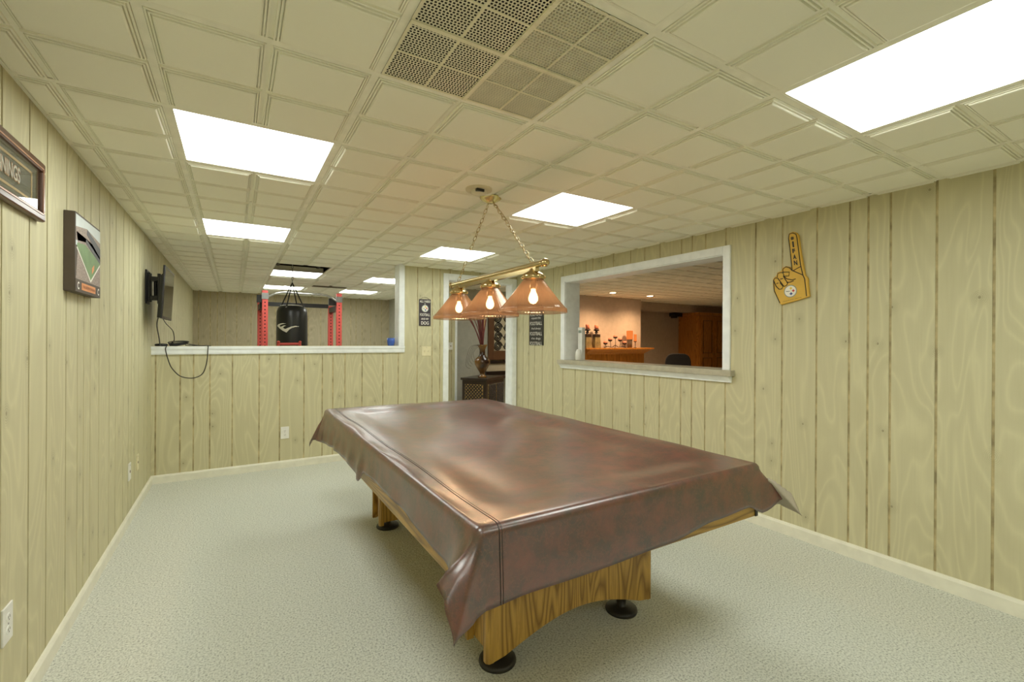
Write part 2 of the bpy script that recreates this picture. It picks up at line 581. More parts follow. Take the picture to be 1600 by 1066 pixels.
# pass-through casing, jamb
mb = MB()
f = XR - .018
mb.box(f, XR, 2.078, 2.138, 1.078, 2.014); mb.box(f, XR, 4.077, 4.148, 1.078, 2.014); mb.box(f, XR, 2.138, 4.077, 1.950, 2.014)
struct('trim_5', mb, M['trim'], bevel=.003)
mb = MB()
mb.box(XR - .004, XR + .195, 2.132, 2.142, 1.078, 1.953); mb.box(XR - .004, XR + .195, 4.073, 4.083, 1.078, 1.953)
mb.box(XR - .004, XR + .195, 2.142, 4.073, 1.943, 1.953)
struct('trim_6', mb, M['trim'])
mb = MB()
mb.box(XR - .055, XR, 2.045, 4.165, 1.034, 1.078)
mb.box(XR, XR + .24, 2.14, 4.075, 1.034, 1.078)
struct('trim_7', mb, M['laminate'], bevel=.003)
mb = MB()
mb.prism([(0, .985), (-.016, .985), (-.018, .995), (-.030, 1.012), (-.042, 1.026), (-.042, 1.034), (0, 1.034)], (XR, 2.07, 0), X, Z, Y, 4.15 - 2.07, 0)
struct('trim_8', mb, M['trim'])

# ------------------------------------------------------------------ ceiling
LIGHTS = [(5, 7), (-1, -4), (-1, -1), (-1, 2), (-1, 5), (2, -4), (2, -1), (2, 2), (2, 5), (0, 9), (0, 12), (2, 9), (2, 12)]  # first entry is an added, unseen panel that brightens the hall
VENT, GONE = (0, 0), (0, 8)
skip = set(LIGHTS) | {VENT, GONE}
i0, i1 = math.floor((XL - GX) / GS), math.ceil((XE - GX) / GS)
j0, j1 = math.floor((YF - GY) / GS), math.ceil((YG - GY) / GS)


def inside(cx, cy):
    if cx < XR + .1: return cy < YG
    if cx < 3.0 + GS: return cy < 7.2
    return cy < 7.4

mb = MB()
rnd = random.Random(3)
for i in range(i0, i1):
    for j in range(j0, j1):
        if (i, j) in skip: continue
        X0, Y0 = GX + i * GS, GY + j * GS
        if not inside(X0, Y0): continue
        for a in (0, 1):
            for b in (0, 1):
                xa = X0 + (.0135 if a == 0 else GS / 2 + .007); xb = X0 + (GS / 2 - .007 if a == 0 else GS - .0135)
                ya = Y0 + (.0135 if b == 0 else GS / 2 + .007); yb = Y0 + (GS / 2 - .007 if b == 0 else GS - .0135)
                xa, xb = max(xa, XL), min(xb, XE); ya, yb = max(ya, YF), min(yb, YG)
                if xb - xa < .05 or yb - ya < .05: continue
                prof = [(0, 2.160), (.0005, 2.1500), (.0055, 2.1495), (.006, 2.157), (.0085, 2.157), (.009, 2.1465), (.0135, 2.1460), (.014, 2.154), (.0165, 2.154), (.0175, 2.1430), (.022, 2.1410)]
                vs = []
                for q, z in prof: vs += [(xa + q, ya + q, z), (xb - q, ya + q, z), (xb - q, yb - q, z), (xa + q, yb - q, z)]
                fs = []
                for k in range(len(prof) - 1):
                    for c in range(4):
                        fs.append((k * 4 + c, (k + 1) * 4 + c, (k + 1) * 4 + (c + 1) % 4, k * 4 + (c + 1) % 4))
                k = (len(prof) - 1) * 4
                fs.append((k + 3, k + 2, k + 1, k))
                mb.add(vs, fs)
        # flat base of the tile
        xa, xb, ya, yb = max(X0, XL), min(X0 + GS, XE), max(Y0, YF), min(Y0 + GS, YG)
        mb.box(xa, xb, ya, yb, 2.1575, 2.166)
struct('ceiling', mb, M['ceiling'])
mb = MB()
for i in range(i0 + 1, i1 + 1):
    x = GX + i * GS
    yt = YG if x < 3 else 7.35
    if XL < x < XE: mb.box(x - .012, x + .012, YF, yt, 2.1525, 2.156); mb.box(x - .001, x + .001, YF, yt, 2.156, 2.175)
for j in range(j0 + 1, j1 + 1):
    y = GY + j * GS
    if YF < y < YG: mb.box(XL, 3.0 if y > 7.35 else XE, y - .012, y + .012, 2.1523, 2.1558)
struct('trim_9', mb, M['grid'])
# wall angle round the room
mb = MB()
mb.box(XL, XL + .022, YF, YG, 2.149, 2.152); mb.box(XR - .022, XR, YF, YB, 2.149, 2.152); mb.box(1.656, XR, YB - .022, YB, 2.149, 2.152)
struct('trim_10', mb, M['grid'])
# dark joist space above the grid
mb = MB(); mb.box(XL, XE, YF, YG, 2.42, 2.45)
for k in range(20): mb.box(XL, 3.0, 4.9 + k * .4, 4.94 + k * .4, 2.22, 2.42)
struct('ceiling_upper', mb, flat('dark_joist_wood', (.05, .035, .02), .9))

WHERE = {(5, 7): 'light panel added to brighten the hall, unseen above the doorway', (-1, -4): 'square ceiling light behind the camera in the left row', (-1, -1): 'square ceiling light beside the camera nearest the left wall',
         (-1, 2): 'square ceiling light over the carpet left of the table, larger of the two left lights',
         (-1, 5): 'square ceiling light in the left row just in front of the half wall',
         (2, -4): 'square ceiling light behind the camera in the right row', (2, -1): 'largest ceiling light, at the upper right beside the right wall',
         (2, 2): 'square ceiling light right of the hanging billiard lamp canopy',
         (2, 5): 'square ceiling light above the doorway, behind the lamp chain',
         (0, 9): 'lit ceiling panel just behind the missing tile above the punching bag',
         (0, 12): 'lit ceiling panel farthest back on the left above the red rack',
         (2, 9): 'lit gym ceiling panel cut by the white post of the half wall opening',
         (2, 12): 'lit gym ceiling panel farthest back on the right, right of the rack'}
first = None
for (i, j) in LIGHTS:
    x, y = GX + (i + .5) * GS, GY + (j + .5) * GS
    if first is None:
        h = GS / 2 - .012
        L = thing('ceiling_light', (x, y, 2.1525), WHERE[(i, j)], 'ceiling light', 'square lit panels in the ceiling grid')
        mb = MB()
        for (a, b, c, d) in ((-h, h, -h, -h + .008), (-h, h, h - .008, h), (-h, -h + .008, -h, h), (h - .008, h, -h, h)):
            mb.box(a, b, c, d, .0005, .03)
        mb.box(-h, h, -h, h, .06, .065)
        for (a, b, c, d) in ((-h, h, -h, -h + .003), (-h, h, h - .003, h), (-h, -h + .003, -h, h), (h - .003, h, -h, h)):
            mb.box(a, b, c, d, .03, .065)
        obj('frame', mb, M['grid'], L, local=True)
        mb = MB(); mb.box(-h + .009, h - .009, -h + .009, h - .009, .004, .008)
        obj('diffuser', mb, M['panel'], L, local=True)
        first = L
    else:
        dup(first, (x, y, 2.1525), WHERE[(i, j)], 'square lit panels in the ceiling grid')

# perforated vent
vx, vy = GX + .012, GY + .012
V = thing('ceiling_vent', (GX + GS / 2, GY + GS / 2, 2.15), 'square perforated metal vent panel in the ceiling, left half open and dark', 'vent')
S = GS - .024
mb = MB()
nh = 13
rib = .007; cen = .015
cell = (S - 2 * .008 - cen - 2 * rib) / 4


def span(k):      # start of k-th of four squares
    return .008 + k * cell + (rib if k >= 1 else 0) + (cen if k >= 2 else 0) + (rib if k >= 3 else 0)

for a in range(4):
    for b in range(4):
        sx, sy = vx + span(a), vy + span(b)
        p = cell / nh
        for r in range(nh):
            for q in range(nh):
                x0, y0 = sx + q * p, sy + r * p
                hx, hy = p * .30, p * .30
                cx, cy = x0 + p * (.5 + (.12 if r % 2 else -.12)), y0 + p / 2
                o = [(x0, y0), (x0 + p, y0), (x0 + p, y0 + p), (x0, y0 + p)]
                n_ = [(cx - hx, cy - hy), (cx + hx, cy - hy), (cx + hx, cy + hy), (cx - hx, cy + hy)]
                vs = [(u, v_, 2.1500) for u, v_ in o] + [(u, v_, 2.1500) for u, v_ in n_]
                mb.add(vs, [(0, 4, 5, 1), (1, 5, 6, 2), (2, 6, 7, 3), (3, 7, 4, 0)])
gr = obj('grille', mb, flat('cream_perforated_steel', (.72, .70, .55), .45), V)
mb = MB()
edges = [vx, vx + .008]
for k in range(3): edges += [vx + span(k) + cell, vx + span(k + 1)]
edges += [vx + span(3) + cell, vx + S]
for k in range(0, len(edges), 2):
    dz = .003 if k == 4 else .0
    mb.box(edges[k], edges[k + 1], vy, vy + S, 2.1485 - dz, 2.1515)
    o = vy - vx
    mb.box(vx, vx + S, edges[k] + o, edges[k + 1] + o, 2.1486 - dz, 2.1514)
obj('rib_frame', mb, flat('cream_vent_enamel', (.80, .76, .58), .4), V)
mb = MB(); mb.box(vx, vx + S / 2, vy, vy + S, 2.235, 2.24, 0)
mb.box(vx, vx + .002, vy, vy + S, 2.151, 2.24, 0); mb.box(vx, vx + S, vy, vy + .002, 2.151, 2.24, 0); mb.box(vx, vx + S, vy + S - .002, vy + S, 2.151, 2.24, 0)
mb.box(vx + S / 2 - .003, vx + S / 2 - .001, vy, vy + S, 2.152, 2.24, 0)
obj('duct_opening', mb, M['dark'], V)
mb = MB(); mb.box(vx + S / 2, vx + S, vy, vy + S, 2.1545, 2.24, 0)
obj('closed_half', mb, flat('pale_liner', (.60, .60, .48), .8), V)['label'] = 'pale blocked half behind the holes'
# dark return slot far back in the gym ceiling
mb = MB(); mb.box(GX + GS + .05, GX + 2 * GS - .05, 7.75, 7.95, 2.138, 2.152)
for k in range(7): mb.box(GX + GS + .06, GX + 2 * GS - .06, 7.762 + k * .026, 7.77 + k * .026, 2.134, 2.139)
single('ceiling_vent', mb, flat('brown_vent', (.17, .14, .09), .6), (GX + 1.5 * GS, 7.85, 2.15),
       'small dark slotted vent in the gym ceiling behind the punching bag chain', 'vent')

# ================================================================== FITTINGS ON THE WALLS
def outlet(name, O, R, N, label, cat='outlet', w_=.076, h=.12, mat='plate', kind='duplex', group=None):
    O, R, N = Vector(O), Vector(R), Vector(N)
    T = thing(name, O, label, cat, group)
    mb = MB(); mb.plate(O - R * w_ / 2 - Z * h / 2, R, Z, N, w_, h, .006)
    obj('cover_plate', mb, M[mat], T, bevel=.002)
    if kind == 'duplex':
        for s in (-1, 1):
            mb = MB()
            pts = [(.017 * math.cos(a), .014 * math.sin(a)) for a in [2 * PI * k / 20 for k in range(20)]]
            mb.prism(pts, O + Z * s * .02 + N * .006, R, Z, N, .002)
            r = obj('socket', mb, M[mat], T)
            mb = MB()
            for dx in (-.006, .006): mb.plate(O + Z * (s * .02 - .002) + R * (dx - .001) + N * .008, R, Z, N, .002, .008, .0004)
            mb.plate(O + Z * (s * .02 - .009) - R * .002 + N * .008, R, Z, N, .004, .004, .0004)
            obj('slot', mb, M['black'], r)
    elif kind == 'switch':
        for dx in (-.023, .023):
            mb = MB(); mb.plate(O + R * (dx - .005) - Z * .012 + N * .006, R, Z, N, .010, .024, .003)
            sw = obj('toggle_slot', mb, M[mat], T)
            mb = MB(); mb.plate(O + R * (dx - .004) - Z * .002 + N * .009, R, Z, N, .008, .011, .012)
            obj('toggle', mb, M[mat], sw)
    elif kind == 'jack':
        mb = MB(); mb.plate(O - R * .008 - Z * .008 + N * .006, R, Z, N, .016, .016, .002)
        obj('jack', mb, flat('brown_jack', (.16, .1, .05), .5), T)
    mb = MB(); mb.lathe([(.003, 0), (.003, .0015), (0, .002)], (0, 0, 0), 10)
    q = N.to_track_quat('Z', 'Y')
    pos = O + N * .006 + (Z * .045 if kind != 'duplex' else Z * 0)
    mb.v = [tuple(q @ Vector(v) + pos) for v in mb.v]
    obj('screw', mb, M['steel'], T)
    return T

outlet('wall_outlet', (XL, 2.118, .362), Y, X, 'white double outlet low on the left wall, cut by the left edge of the photo')
outlet('wall_outlet', (XL, 4.14, .355), Y, X, 'white blank-looking plate low on the left wall far from the camera', kind='jack', cat='wall plate')
outlet('phone_jack', (XL, 4.45, .35), Y, X, 'ivory phone jack plate low on the left wall nearest the far corner', cat='wall plate', mat='ivory', kind='jack', w_=.07)
outlet('wall_outlet', (.434, YB, .352), X, -Y, 'white double outlet on the half wall below the opening')
outlet('light_switch', (1.923, YB, 1.16), X, -Y, 'ivory double light switch under the small black dog sign', cat='light switch', w_=.112, h=.11, mat='ivory', kind='switch')
outlet('light_switch', (2.87, 6.58, 1.2), X, -Y, 'small white switch on the narrow panelled strip beyond the doorway', cat='light switch', w_=.07, h=.115, kind='jack')

# ---- framed name plate, left wall
T = thing('picture_frame', (XL, 1.88, 1.83), 'long brown wooden frame with a name plate in orange lettering, left edge', 'picture')
y0, y1, z0, z1 = 1.40, 2.375, 1.722, 1.938
mb = MB()
fw = .034
for (a, b, c, d) in ((y0, y1, z1 - fw, z1), (y0, y1, z0, z0 + fw), (y0, y0 + fw, z0 + fw, z1 - fw), (y1 - fw, y1, z0 + fw, z1 - fw)):
    mb.box(XL + .001, XL + .024, a, b, c, d)
fr_ = obj('frame_moulding', mb, flat('dark_walnut', (.10, .04, .02), .3), T, bevel=.006)
mb = MB()
e = .022
for (a, b, c, d) in ((y0 + e, y1 - e, z1 - e - .005, z1 - e), (y0 + e, y1 - e, z0 + e, z0 + e + .005), (y0 + e, y0 + e + .005, z0 + e, z1 - e), (y1 - e - .005, y1 - e, z0 + e, z1 - e)):
    mb.box(XL + .0235, XL + .026, a, b, c, d)
obj('bead', mb, flat('copper_bead', (.55, .30, .20), .3), fr_)
mb = MB(); mb.box(XL + .002, XL + .006, y0 + .02, y1 - .02, z0 + .02, z1 - .02)
obj('mat_board', mb, M['greenmat'], T)
mb = MB()
pa, pb, pc, pd = y0 + .09, y1 - .075, z0 + .058, z1 - .052
for (a, b, c, d) in ((pa, pb, pd - .008, pd), (pa, pb, pc, pc + .008), (pa, pa + .008, pc, pd), (pb - .008, pb, pc, pd)):
    mb.box(XL + .006, XL + .008, a, b, c, d)
np_ = obj('name_plate_border', mb, M['tanline'], T)
mb = MB(); mb.text('JENNINGS', (XL + .0075, 2.074, 1.829), Y, Z, X, .070, .232, fat=.035)
obj('lettering', mb, M['orange'], np_)
mb = MB(); mb.text('JENNINGS', (XL + .0085, 2.074, 1.829), Y, Z, X, .064, .228, fat=.012)
obj('lettering', mb, M['white'], np_)
mb = MB(); mb.box(XL + .0165, XL + .0175, y0 + .03, y1 - .03, z0 + .03, z1 - .03)
obj('glass_pane', mb, M['glass'], T)

# ---- stadium canvas
T = thing('wall_canvas', (XL, 2.89, 1.67), 'thick canvas print of a football stadium with green field on left wall', 'picture')
xc = -.594
mb = MB(); mb.box(XL + .0005, xc, 2.68, 3.107, 1.496, 1.843)
obj('canvas_block', mb, M['brownbox'], T, bevel=.002)
mb = MB()
def cp(pts, mi, d): mb.prism(pts, (xc, 0, 0), Y, Z, X, d, mi)
cp([(2.68, 1.496), (3.107, 1.496), (3.107, 1.843), (2.68, 1.843)], 0, .0003)
cp([(2.69, 1.70), (3.107, 1.70), (3.107, 1.835), (2.69, 1.835)], 1, .0006)
cp([(2.69, 1.545), (2.72, 1.70), (2.70, 1.76), (3.107, 1.74), (3.107, 1.545)], 2, .0009)
cp([(2.69, 1.72), (2.84, 1.735), (3.107, 1.66), (3.107, 1.775), (2.86, 1.80), (2.69, 1.78)], 2, .0009)
cp([(2.705, 1.688), (2.712, 1.712), (2.836, 1.722), (3.10, 1.675), (3.095, 1.655), (2.927, 1.56)], 3, .0013)
cp([(2.86, 1.775), (3.107, 1.70), (3.107, 1.745), (2.87, 1.80)], 5, .0014)
cp([(2.84, 1.735), (3.107, 1.668), (3.107, 1.69), (2.85, 1.752)], 5, .0014)
for (a, b) in (((2.703, 1.69), (2.927, 1.562)), ((2.927, 1.562), (3.095, 1.66))):
    dx, dz = b[0] - a[0], b[1] - a[1]; l_ = math.hypot(dx, dz); nx, nz = -dz / l_ * .0045, dx / l_ * .0045
    cp([(a[0] - nx, a[1] - nz), (b[0] - nx, b[1] - nz), (b[0] + nx, b[1] + nz), (a[0] + nx, a[1] + nz)], 4, .0018)
cp([(2.95, 1.60), (2.99, 1.625), (2.99, 1.65), (2.95, 1.63)], 6, .0016)
crowd = flat('printed_crowd', (.34, .27, .23), .6, speck=.35)
crowd.node_tree.nodes['Noise Texture'].inputs['Scale'].default_value = 160
obj('stadium_print', mb, [M['brownbox'], M['sky'], crowd, M['turf'], M['white'], flat('printed_stands', (.10, .10, .11), .6), M['orange']], T)
mb = MB()
cp([(2.68, 1.496), (3.107, 1.496), (3.107, 1.552), (2.68, 1.552)], 0, .0020)
cp([(2.775, 1.509), (3.01, 1.509), (3.01, 1.541), (2.775, 1.541)], 1, .0026)
mb.text('C', (xc + .0022, 2.722, 1.524), Y, Z, X, .034, .028, 2, .0004, .03)
mb.text('C', (xc + .0022, 3.065, 1.524), Y, Z, X, .034, .028, 2, .0004, .03)
mb.text('PAUL BROWN STADIUM', (xc + .0027, 2.892, 1.525), Y, Z, X, .014, .20, 3, .0004, .01)
obj('title_band', mb, [M['brownbox'], M['orange'], M['white'], flat('brown_ink', (.35, .12, .04), .5)], T)


# ---- steelers style roundel
def astroid(cx, cz, r, n=24):
    return [(cx + r * abs(math.cos(a)) ** 3 * (1 if math.cos(a) > 0 else -1), cz + r * abs(math.sin(a)) ** 3 * (1 if math.sin(a) > 0 else -1))
            for a in [2 * PI * k / n for k in range(n)]]


def roundel(parent, O, R, U, N, rad, rot=0):
    R2 = R * math.cos(rot) + U * math.sin(rot); U2 = U * math.cos(rot) - R * math.sin(rot)
    mb = MB()
    circ = lambda r: [(r * math.cos(2 * PI * k / 40), r * math.sin(2 * PI * k / 40)) for k in range(40)]
    mb.prism(circ(rad), O, R2, U2, N, .0006, 0)
    mb.prism(circ(rad * .88), O, R2, U2, N, .0009, 1)
    mb.prism(astroid(.08 * rad, .47 * rad, .30 * rad), O, R2, U2, N, .0013, 2)
    mb.prism(astroid(.46 * rad, .05 * rad, .30 * rad), O, R2, U2, N, .0013, 3)
    mb.prism(astroid(.12 * rad, -.42 * rad, .32 * rad), O, R2, U2, N, .0013, 4)
    mb.text('Steelers', O + R2 * (-.37 * rad) + U2 * (.02 * rad), R2, U2, N, .18 * rad, .62 * rad, 5, .0014, .02)
    return obj('emblem', mb, [M['greyink'], M['white'], M['yellow'], M['redink'], M['blueink'], M['inkblack']], parent)


# ---- foam finger on right wall
OUT = [(1.63, 2.02), (1.606, 2.009), (1.593, 1.989), (1.585, 1.919), (1.563, 1.784), (1.552, 1.724), (1.536, 1.703), (1.533, 1.654), (1.524, 1.584), (1.595, 1.565), (1.7, 1.542), (1.715, 1.551), (1.725, 1.579), (1.751, 1.63), (1.76, 1.687), (1.759, 1.723), (1.736, 1.744), (1.729, 1.763), (1.704, 1.77), (1.697, 1.789), (1.672, 1.799), (1.648, 1.79), (1.635, 1.774), (1.644, 1.854), (1.652, 1.931), (1.66, 1.987), (1.652, 2.015)]
STR = [[(1.631, 1.761), (1.646, 1.905), (1.656, 1.981), (1.652, 2.008), (1.63, 2.012), (1.609, 1.999), (1.602, 1.971), (1.58, 1.796), (1.565, 1.726), (1.554, 1.7), (1.547, 1.636), (1.542, 1.587)], [(1.629, 1.76), (1.575, 1.785)], [(1.629, 1.763), (1.563, 1.725)], [(1.692, 1.761), (1.692, 1.781), (1.672, 1.794), (1.648, 1.783), (1.631, 1.763)], [(1.694, 1.761), (1.65, 1.756), (1.652, 1.731), (1.684, 1.732), (1.692, 1.761)], [(1.684, 1.732), (1.667, 1.713), (1.633, 1.701), (1.609, 1.706)], [(1.729, 1.73), (1.726, 1.755), (1.706, 1.76), (1.694, 1.756)], [(1.726, 1.724), (1.696, 1.681), (1.684, 1.664), (1.667, 1.668), (1.659, 1.684), (1.672, 1.703), (1.689, 1.735)], [(1.667, 1.688), (1.643, 1.688), (1.621, 1.695)], [(1.754, 1.712), (1.744, 1.726), (1.729, 1.725)], [(1.754, 1.712), (1.736, 1.669), (1.716, 1.647), (1.698, 1.648), (1.691, 1.665), (1.711, 1.692)], [(1.754, 1.712), (1.748, 1.64), (1.725, 1.587), (1.71, 1.553)], [(1.709, 1.715), (1.691, 1.718)], [(1.734, 1.687), (1.721, 1.691)]]
T = thing('foam_finger', (XR, 1.64, 1.75), 'gold foam number one finger hand with a round football emblem on right wall', 'foam finger')
mb = MB(); mb.prism([(-a, b) for a, b in OUT], (XR - .001, 0, 0), -Y, Z, -X, .018, 0)
obj('foam_hand', mb, M['foam'], T, bevel=.003)
mb = MB()
fx = XR - .0194
for st in STR: mb.tube([(fx, a, b) for a, b in st], .0027, 5)
obj('outline_print', mb, M['inkblack'], T)
mb = MB()
rot = .12
Rr, Uu = -Y * math.cos(rot) - Z * math.sin(rot) * -1 * -1, Z * math.cos(rot) + -Y * math.sin(rot) * -1
Rr = (-Y * math.cos(rot) - Z * math.sin(rot)).normalized(); Uu = (Z * math.cos(rot) - Y * math.sin(rot)).normalized()
Rr = (-Y * math.cos(-rot) + Z * math.sin(-rot)); Uu = (Z * math.cos(rot) + Y * math.sin(rot))
for ch, (a, b), hh, ww in zip('#1FAN', [(1.632, 1.977), (1.626, 1.936), (1.622, 1.892), (1.616, 1.852), (1.610, 1.812)], (.024, .040, .030, .032, .032), (.020, .011, .018, .022, .022)):
    mb.text(ch, (fx, a, b), Rr, Uu, -X, hh, ww, 0, .0006, .055)
mb.text('MADE IN U.S.A.  OFFICIAL', (fx, 1.63, 1.572), (-Y * math.cos(.17) + Z * math.sin(.17)), Z, -X, .0045, .12, 0, .0006, .0)
obj('lettering', mb, M['inkblack'], T)
roundel(T, Vector((fx, 1.642, 1.628)), -Y, Z, -X, .041, .0)

# ---- FOOTBALL sign on right wall, above a groove near the corner
T = thing('wall_sign', (XR, 4.65, 1.45), 'tall black sign with white FOOTBALL lines below the nearest glass shade', 'sign')
mb = MB(); mb.box(XR - .012, XR - .0005, 4.50, 4.80, 1.235, 1.70)
obj('board', mb, flat('black_board', (.018, .016, .010), .5), T, bevel=.001)
mb = MB()
rows = [('Family &', 1.665, 1), ('FOOTBALL', 1.615, 0), ('repeats the', 1.565, 1), ('FOOTBALL', 1.502, 0), ('And always', 1.437, 1), ('FOOTBALL', 1.377, 0), ('the dogs', 1.315, 1), ('FOOTBALL', 1.257, 0)]
for tx, z, sc in rows:
    mb.text(tx, (XR - .0125, 4.65, z), -Y, Z, -X, .042 if sc == 0 else .034, .26 if sc == 0 else .20, 0, .0006, .0 if sc == 0 else -.005)
obj('lettering', mb, M['white'], T)

# ---- small sign on back wall
T = thing('wall_sign', (1.90, YB, 1.6), 'small hanging plaque with a round emblem and the word DOG above the light switch', 'sign')
mb = MB(); mb.box(1.831, 1.972, YB - .010, YB - .0005, 1.458, 1.768)
obj('board', mb, M['purple'], T, bevel=.001)
mb = MB(); yy = YB - .0105
mb.text('ALL I NEED', (1.9015, yy, 1.742), X, Z, -Y, .026, .128, 0, .0006, .02)
mb.text('IS', (1.9015, yy, 1.713), X, Z, -Y, .014, .014, 0, .0006, .01)
mb.text('FOOTBALL', (1.9015, yy, 1.587), X, Z, -Y, .032, .122, 0, .0006, .01)
mb.text('AND MY', (1.9015, yy, 1.538), X, Z, -Y, .022, .095, 0, .0006, .02)
mb.text('DOG', (1.9015, yy, 1.490), X, Z, -Y, .038, .095, 0, .0006, .02)
obj('lettering', mb, M['white'], T)
roundel(T, Vector((1.9015, yy, 1.66)), X, Z, -Y, .043)
mb = MB(); mb.tube([(1.845, YB - .005, 1.766), (1.872, YB - .005, 1.785), (1.902, YB - .004, 1.792), (1.932, YB - .005, 1.785), (1.958, YB - .005, 1.766)], .0018, 6)
obj('hanging_cord', mb, M['iron'], T)

# ---- television on an arm
T = thing('television', (XL, 4.85, 1.68), 'flat television on a black swing arm mount, seen edge-on above the half wall', 'television')
mb = MB()
mb.box(XL + .001, XL + .012, 4.77, 4.93, 1.58, 1.86)
mb.box(XL + .012, XL + .03, 4.80, 4.83, 1.60, 1.84); mb.box(XL + .012, XL + .03, 4.87, 4.90, 1.60, 1.84)
obj('wall_plate', mb, M['black'], T, bevel=.002)
mb = MB()
for zc in (1.79, 1.63):
    mb.box(XL + .03, -.545, 4.80, 4.90, zc - .018, zc + .018)
mb.tube([(-.57, 4.85, 1.62), (-.57, 4.85, 1.80)], .014, 10)
mb.box(-.55, -.528, 4.76, 4.96, 1.58, 1.83)
obj('swing_arm', mb, M['black'], T, bevel=.002)
def tv(x, z): return x + (z - 1.68) * .05
mb = MB()
a = [(tv(-.504, 1.455), 4.60, 1.455), (tv(-.490, 1.455), 4.60, 1.455), (tv(-.490, 1.455), 5.25, 1.455), (tv(-.504, 1.455), 5.25, 1.455)]
b = [(tv(-.504, 1.885), 4.60, 1.885), (tv(-.490, 1.885), 4.60, 1.885), (tv(-.490, 1.885), 5.25, 1.885), (tv(-.504, 1.885), 5.25, 1.885)]
mb.hexa(a, b)
body = obj('television_body', mb, M['black'], T, bevel=.004)
mb = MB()
a = [(tv(-.526, 1.46), 4.625, 1.46), (tv(-.503, 1.46), 4.61, 1.46), (tv(-.503, 1.46), 5.23, 1.46), (tv(-.526, 1.46), 5.2, 1.46)]
b = [(tv(-.522, 1.80), 4.625, 1.80), (tv(-.503, 1.82), 4.61, 1.82), (tv(-.503, 1.82), 5.23, 1.82), (tv(-.522, 1.80), 5.2, 1.80)]
mb.hexa(a, b)
obj('back_housing', mb, M['black'], body, bevel=.004)
mb = MB()
a = [(tv(-.4898, 1.475), 4.62, 1.475), (tv(-.4885, 1.475), 4.62, 1.475), (tv(-.4885, 1.475), 5.23, 1.475), (tv(-.4898, 1.475), 5.23, 1.475)]
b = [(tv(-.4898, 1.87), 4.62, 1.87), (tv(-.4885, 1.87), 4.62, 1.87), (tv(-.4885, 1.87), 5.23, 1.87), (tv(-.4898, 1.87), 5.23, 1.87)]
mb.hexa(a, b)
obj('screen', mb, M['screen'], T)

# cables
def smooth(pts, n=8):
    P = [Vector(p) for p in pts]; out = []
    for i in range(len(P) - 1):
        p0, p1, p2, p3 = P[max(i - 1, 0)], P[i], P[i + 1], P[min(i + 2, len(P) - 1)]
        for k in range(n):
            t_ = k / n
            out.append(.5 * ((2 * p1) + (p2 - p0) * t_ + (2 * p0 - 5 * p1 + 4 * p2 - p3) * t_ ** 2 + (3 * p1 - p0 - 3 * p2 + p3) * t_ ** 3))
    return out + [P[-1]]

mb = MB()
zt = 1.2265
mb.tube(smooth([(-.53, 4.66, 1.47), (-.55, 4.75, 1.40), (-.562, 4.98, 1.30), (-.565, 5.10, 1.232), (-.54, 5.12, zt), (-.52, 5.085, zt), (-.525, 5.068, 1.19), (-.50, 5.068, 1.08), (-.474, 5.074, 1.018), (-.42, 5.076, .955),
                (-.347, 5.077, .933), (-.285, 5.076, .945), (-.245, 5.074, .985), (-.22, 5.07, 1.08), (-.212, 5.066, 1.19), (-.215, 5.085, zt), (-.26, 5.13, zt), (-.33, 5.15, zt)]), .0042, 6)
single('power_cable', mb, M['black'], (-.35, 5.1, 1.2), 'thin black cable hanging in a loop in front of the half wall', 'cable')
mb = MB()
for k in range(5):
    r0 = .046 + .004 * k
    mb.tube([(-.44 + r0 * 1.25 * math.cos(a), 5.165 + r0 * .8 * math.sin(a), zt + .004 + k * .007 + .012 * math.cos(a + k * .3)) for a in [2 * PI * q / 28 for q in range(28)]], .004, 6, closed=True)
mb.tube(smooth([(-.51, 4.68, 1.47), (-.505, 4.9, 1.42), (-.475, 5.08, 1.36), (-.470, 5.14, 1.28), (-.49, 5.16, zt + .03)]), .0035, 6)
mb.tube(smooth([(-.38, 5.16, zt + .02), (-.32, 5.17, zt + .006), (-.26, 5.175, zt), (-.19, 5.18, zt)]), .0045, 6)
mb.tube(smooth([(-.39, 5.15, zt + .006), (-.32, 5.16, zt), (-.24, 5.17, zt + .001), (-.20, 5.17, zt)]), .004, 6)
single('cable_coil', mb, M['black'], (-.44, 5.16, 1.224), 'coiled black cord lying on the white ledge of the half wall', 'cable')
mb = MB(); mb.lathe([(.001, 0), (.03, .002), (.036, .012), (.03, .022), (.001, .026)], (-.565, 5.15, 1.2225), 20)
mb.v = [(-.565 + (x + .565) * 1.4, y, z) for x, y, z in mb.v]
single('power_adapter', mb, M['black'], (-.565, 5.15, 1.2225), 'black oval puck on the ledge below the television', 'adapter')
mb = MB(); mb.lathe([(.034, 0), (.042, .045), (.042, .05), (.044, .09), (.040, .09), (.036, .01), (0, .01)], (1.525, 5.19, 1.2225), 24)
single('tumbler', mb, M['blue'], (1.525, 5.19, 1.2225), 'blue plastic cup on the ledge beside the white post', 'cup')

# ================================================================== BILLIARD TABLE
TX, TY = 1.24, 2.36
HX, HY = .662, 1.235
T = thing('pool_table', (TX, TY, 0), 'oak pool table on two wide pedestals with black round feet', 'pool table')
mb = MB()
mb.hexa([(TX - HX, TY - HY, .55), (TX + HX, TY - HY, .55), (TX + HX, TY + HY, .55), (TX - HX, TY + HY, .55)],
        [(TX - HX + .0, TY - HY, .70), (TX + HX, TY - HY, .70), (TX + HX, TY + HY, .70), (TX - HX, TY + HY, .70)])
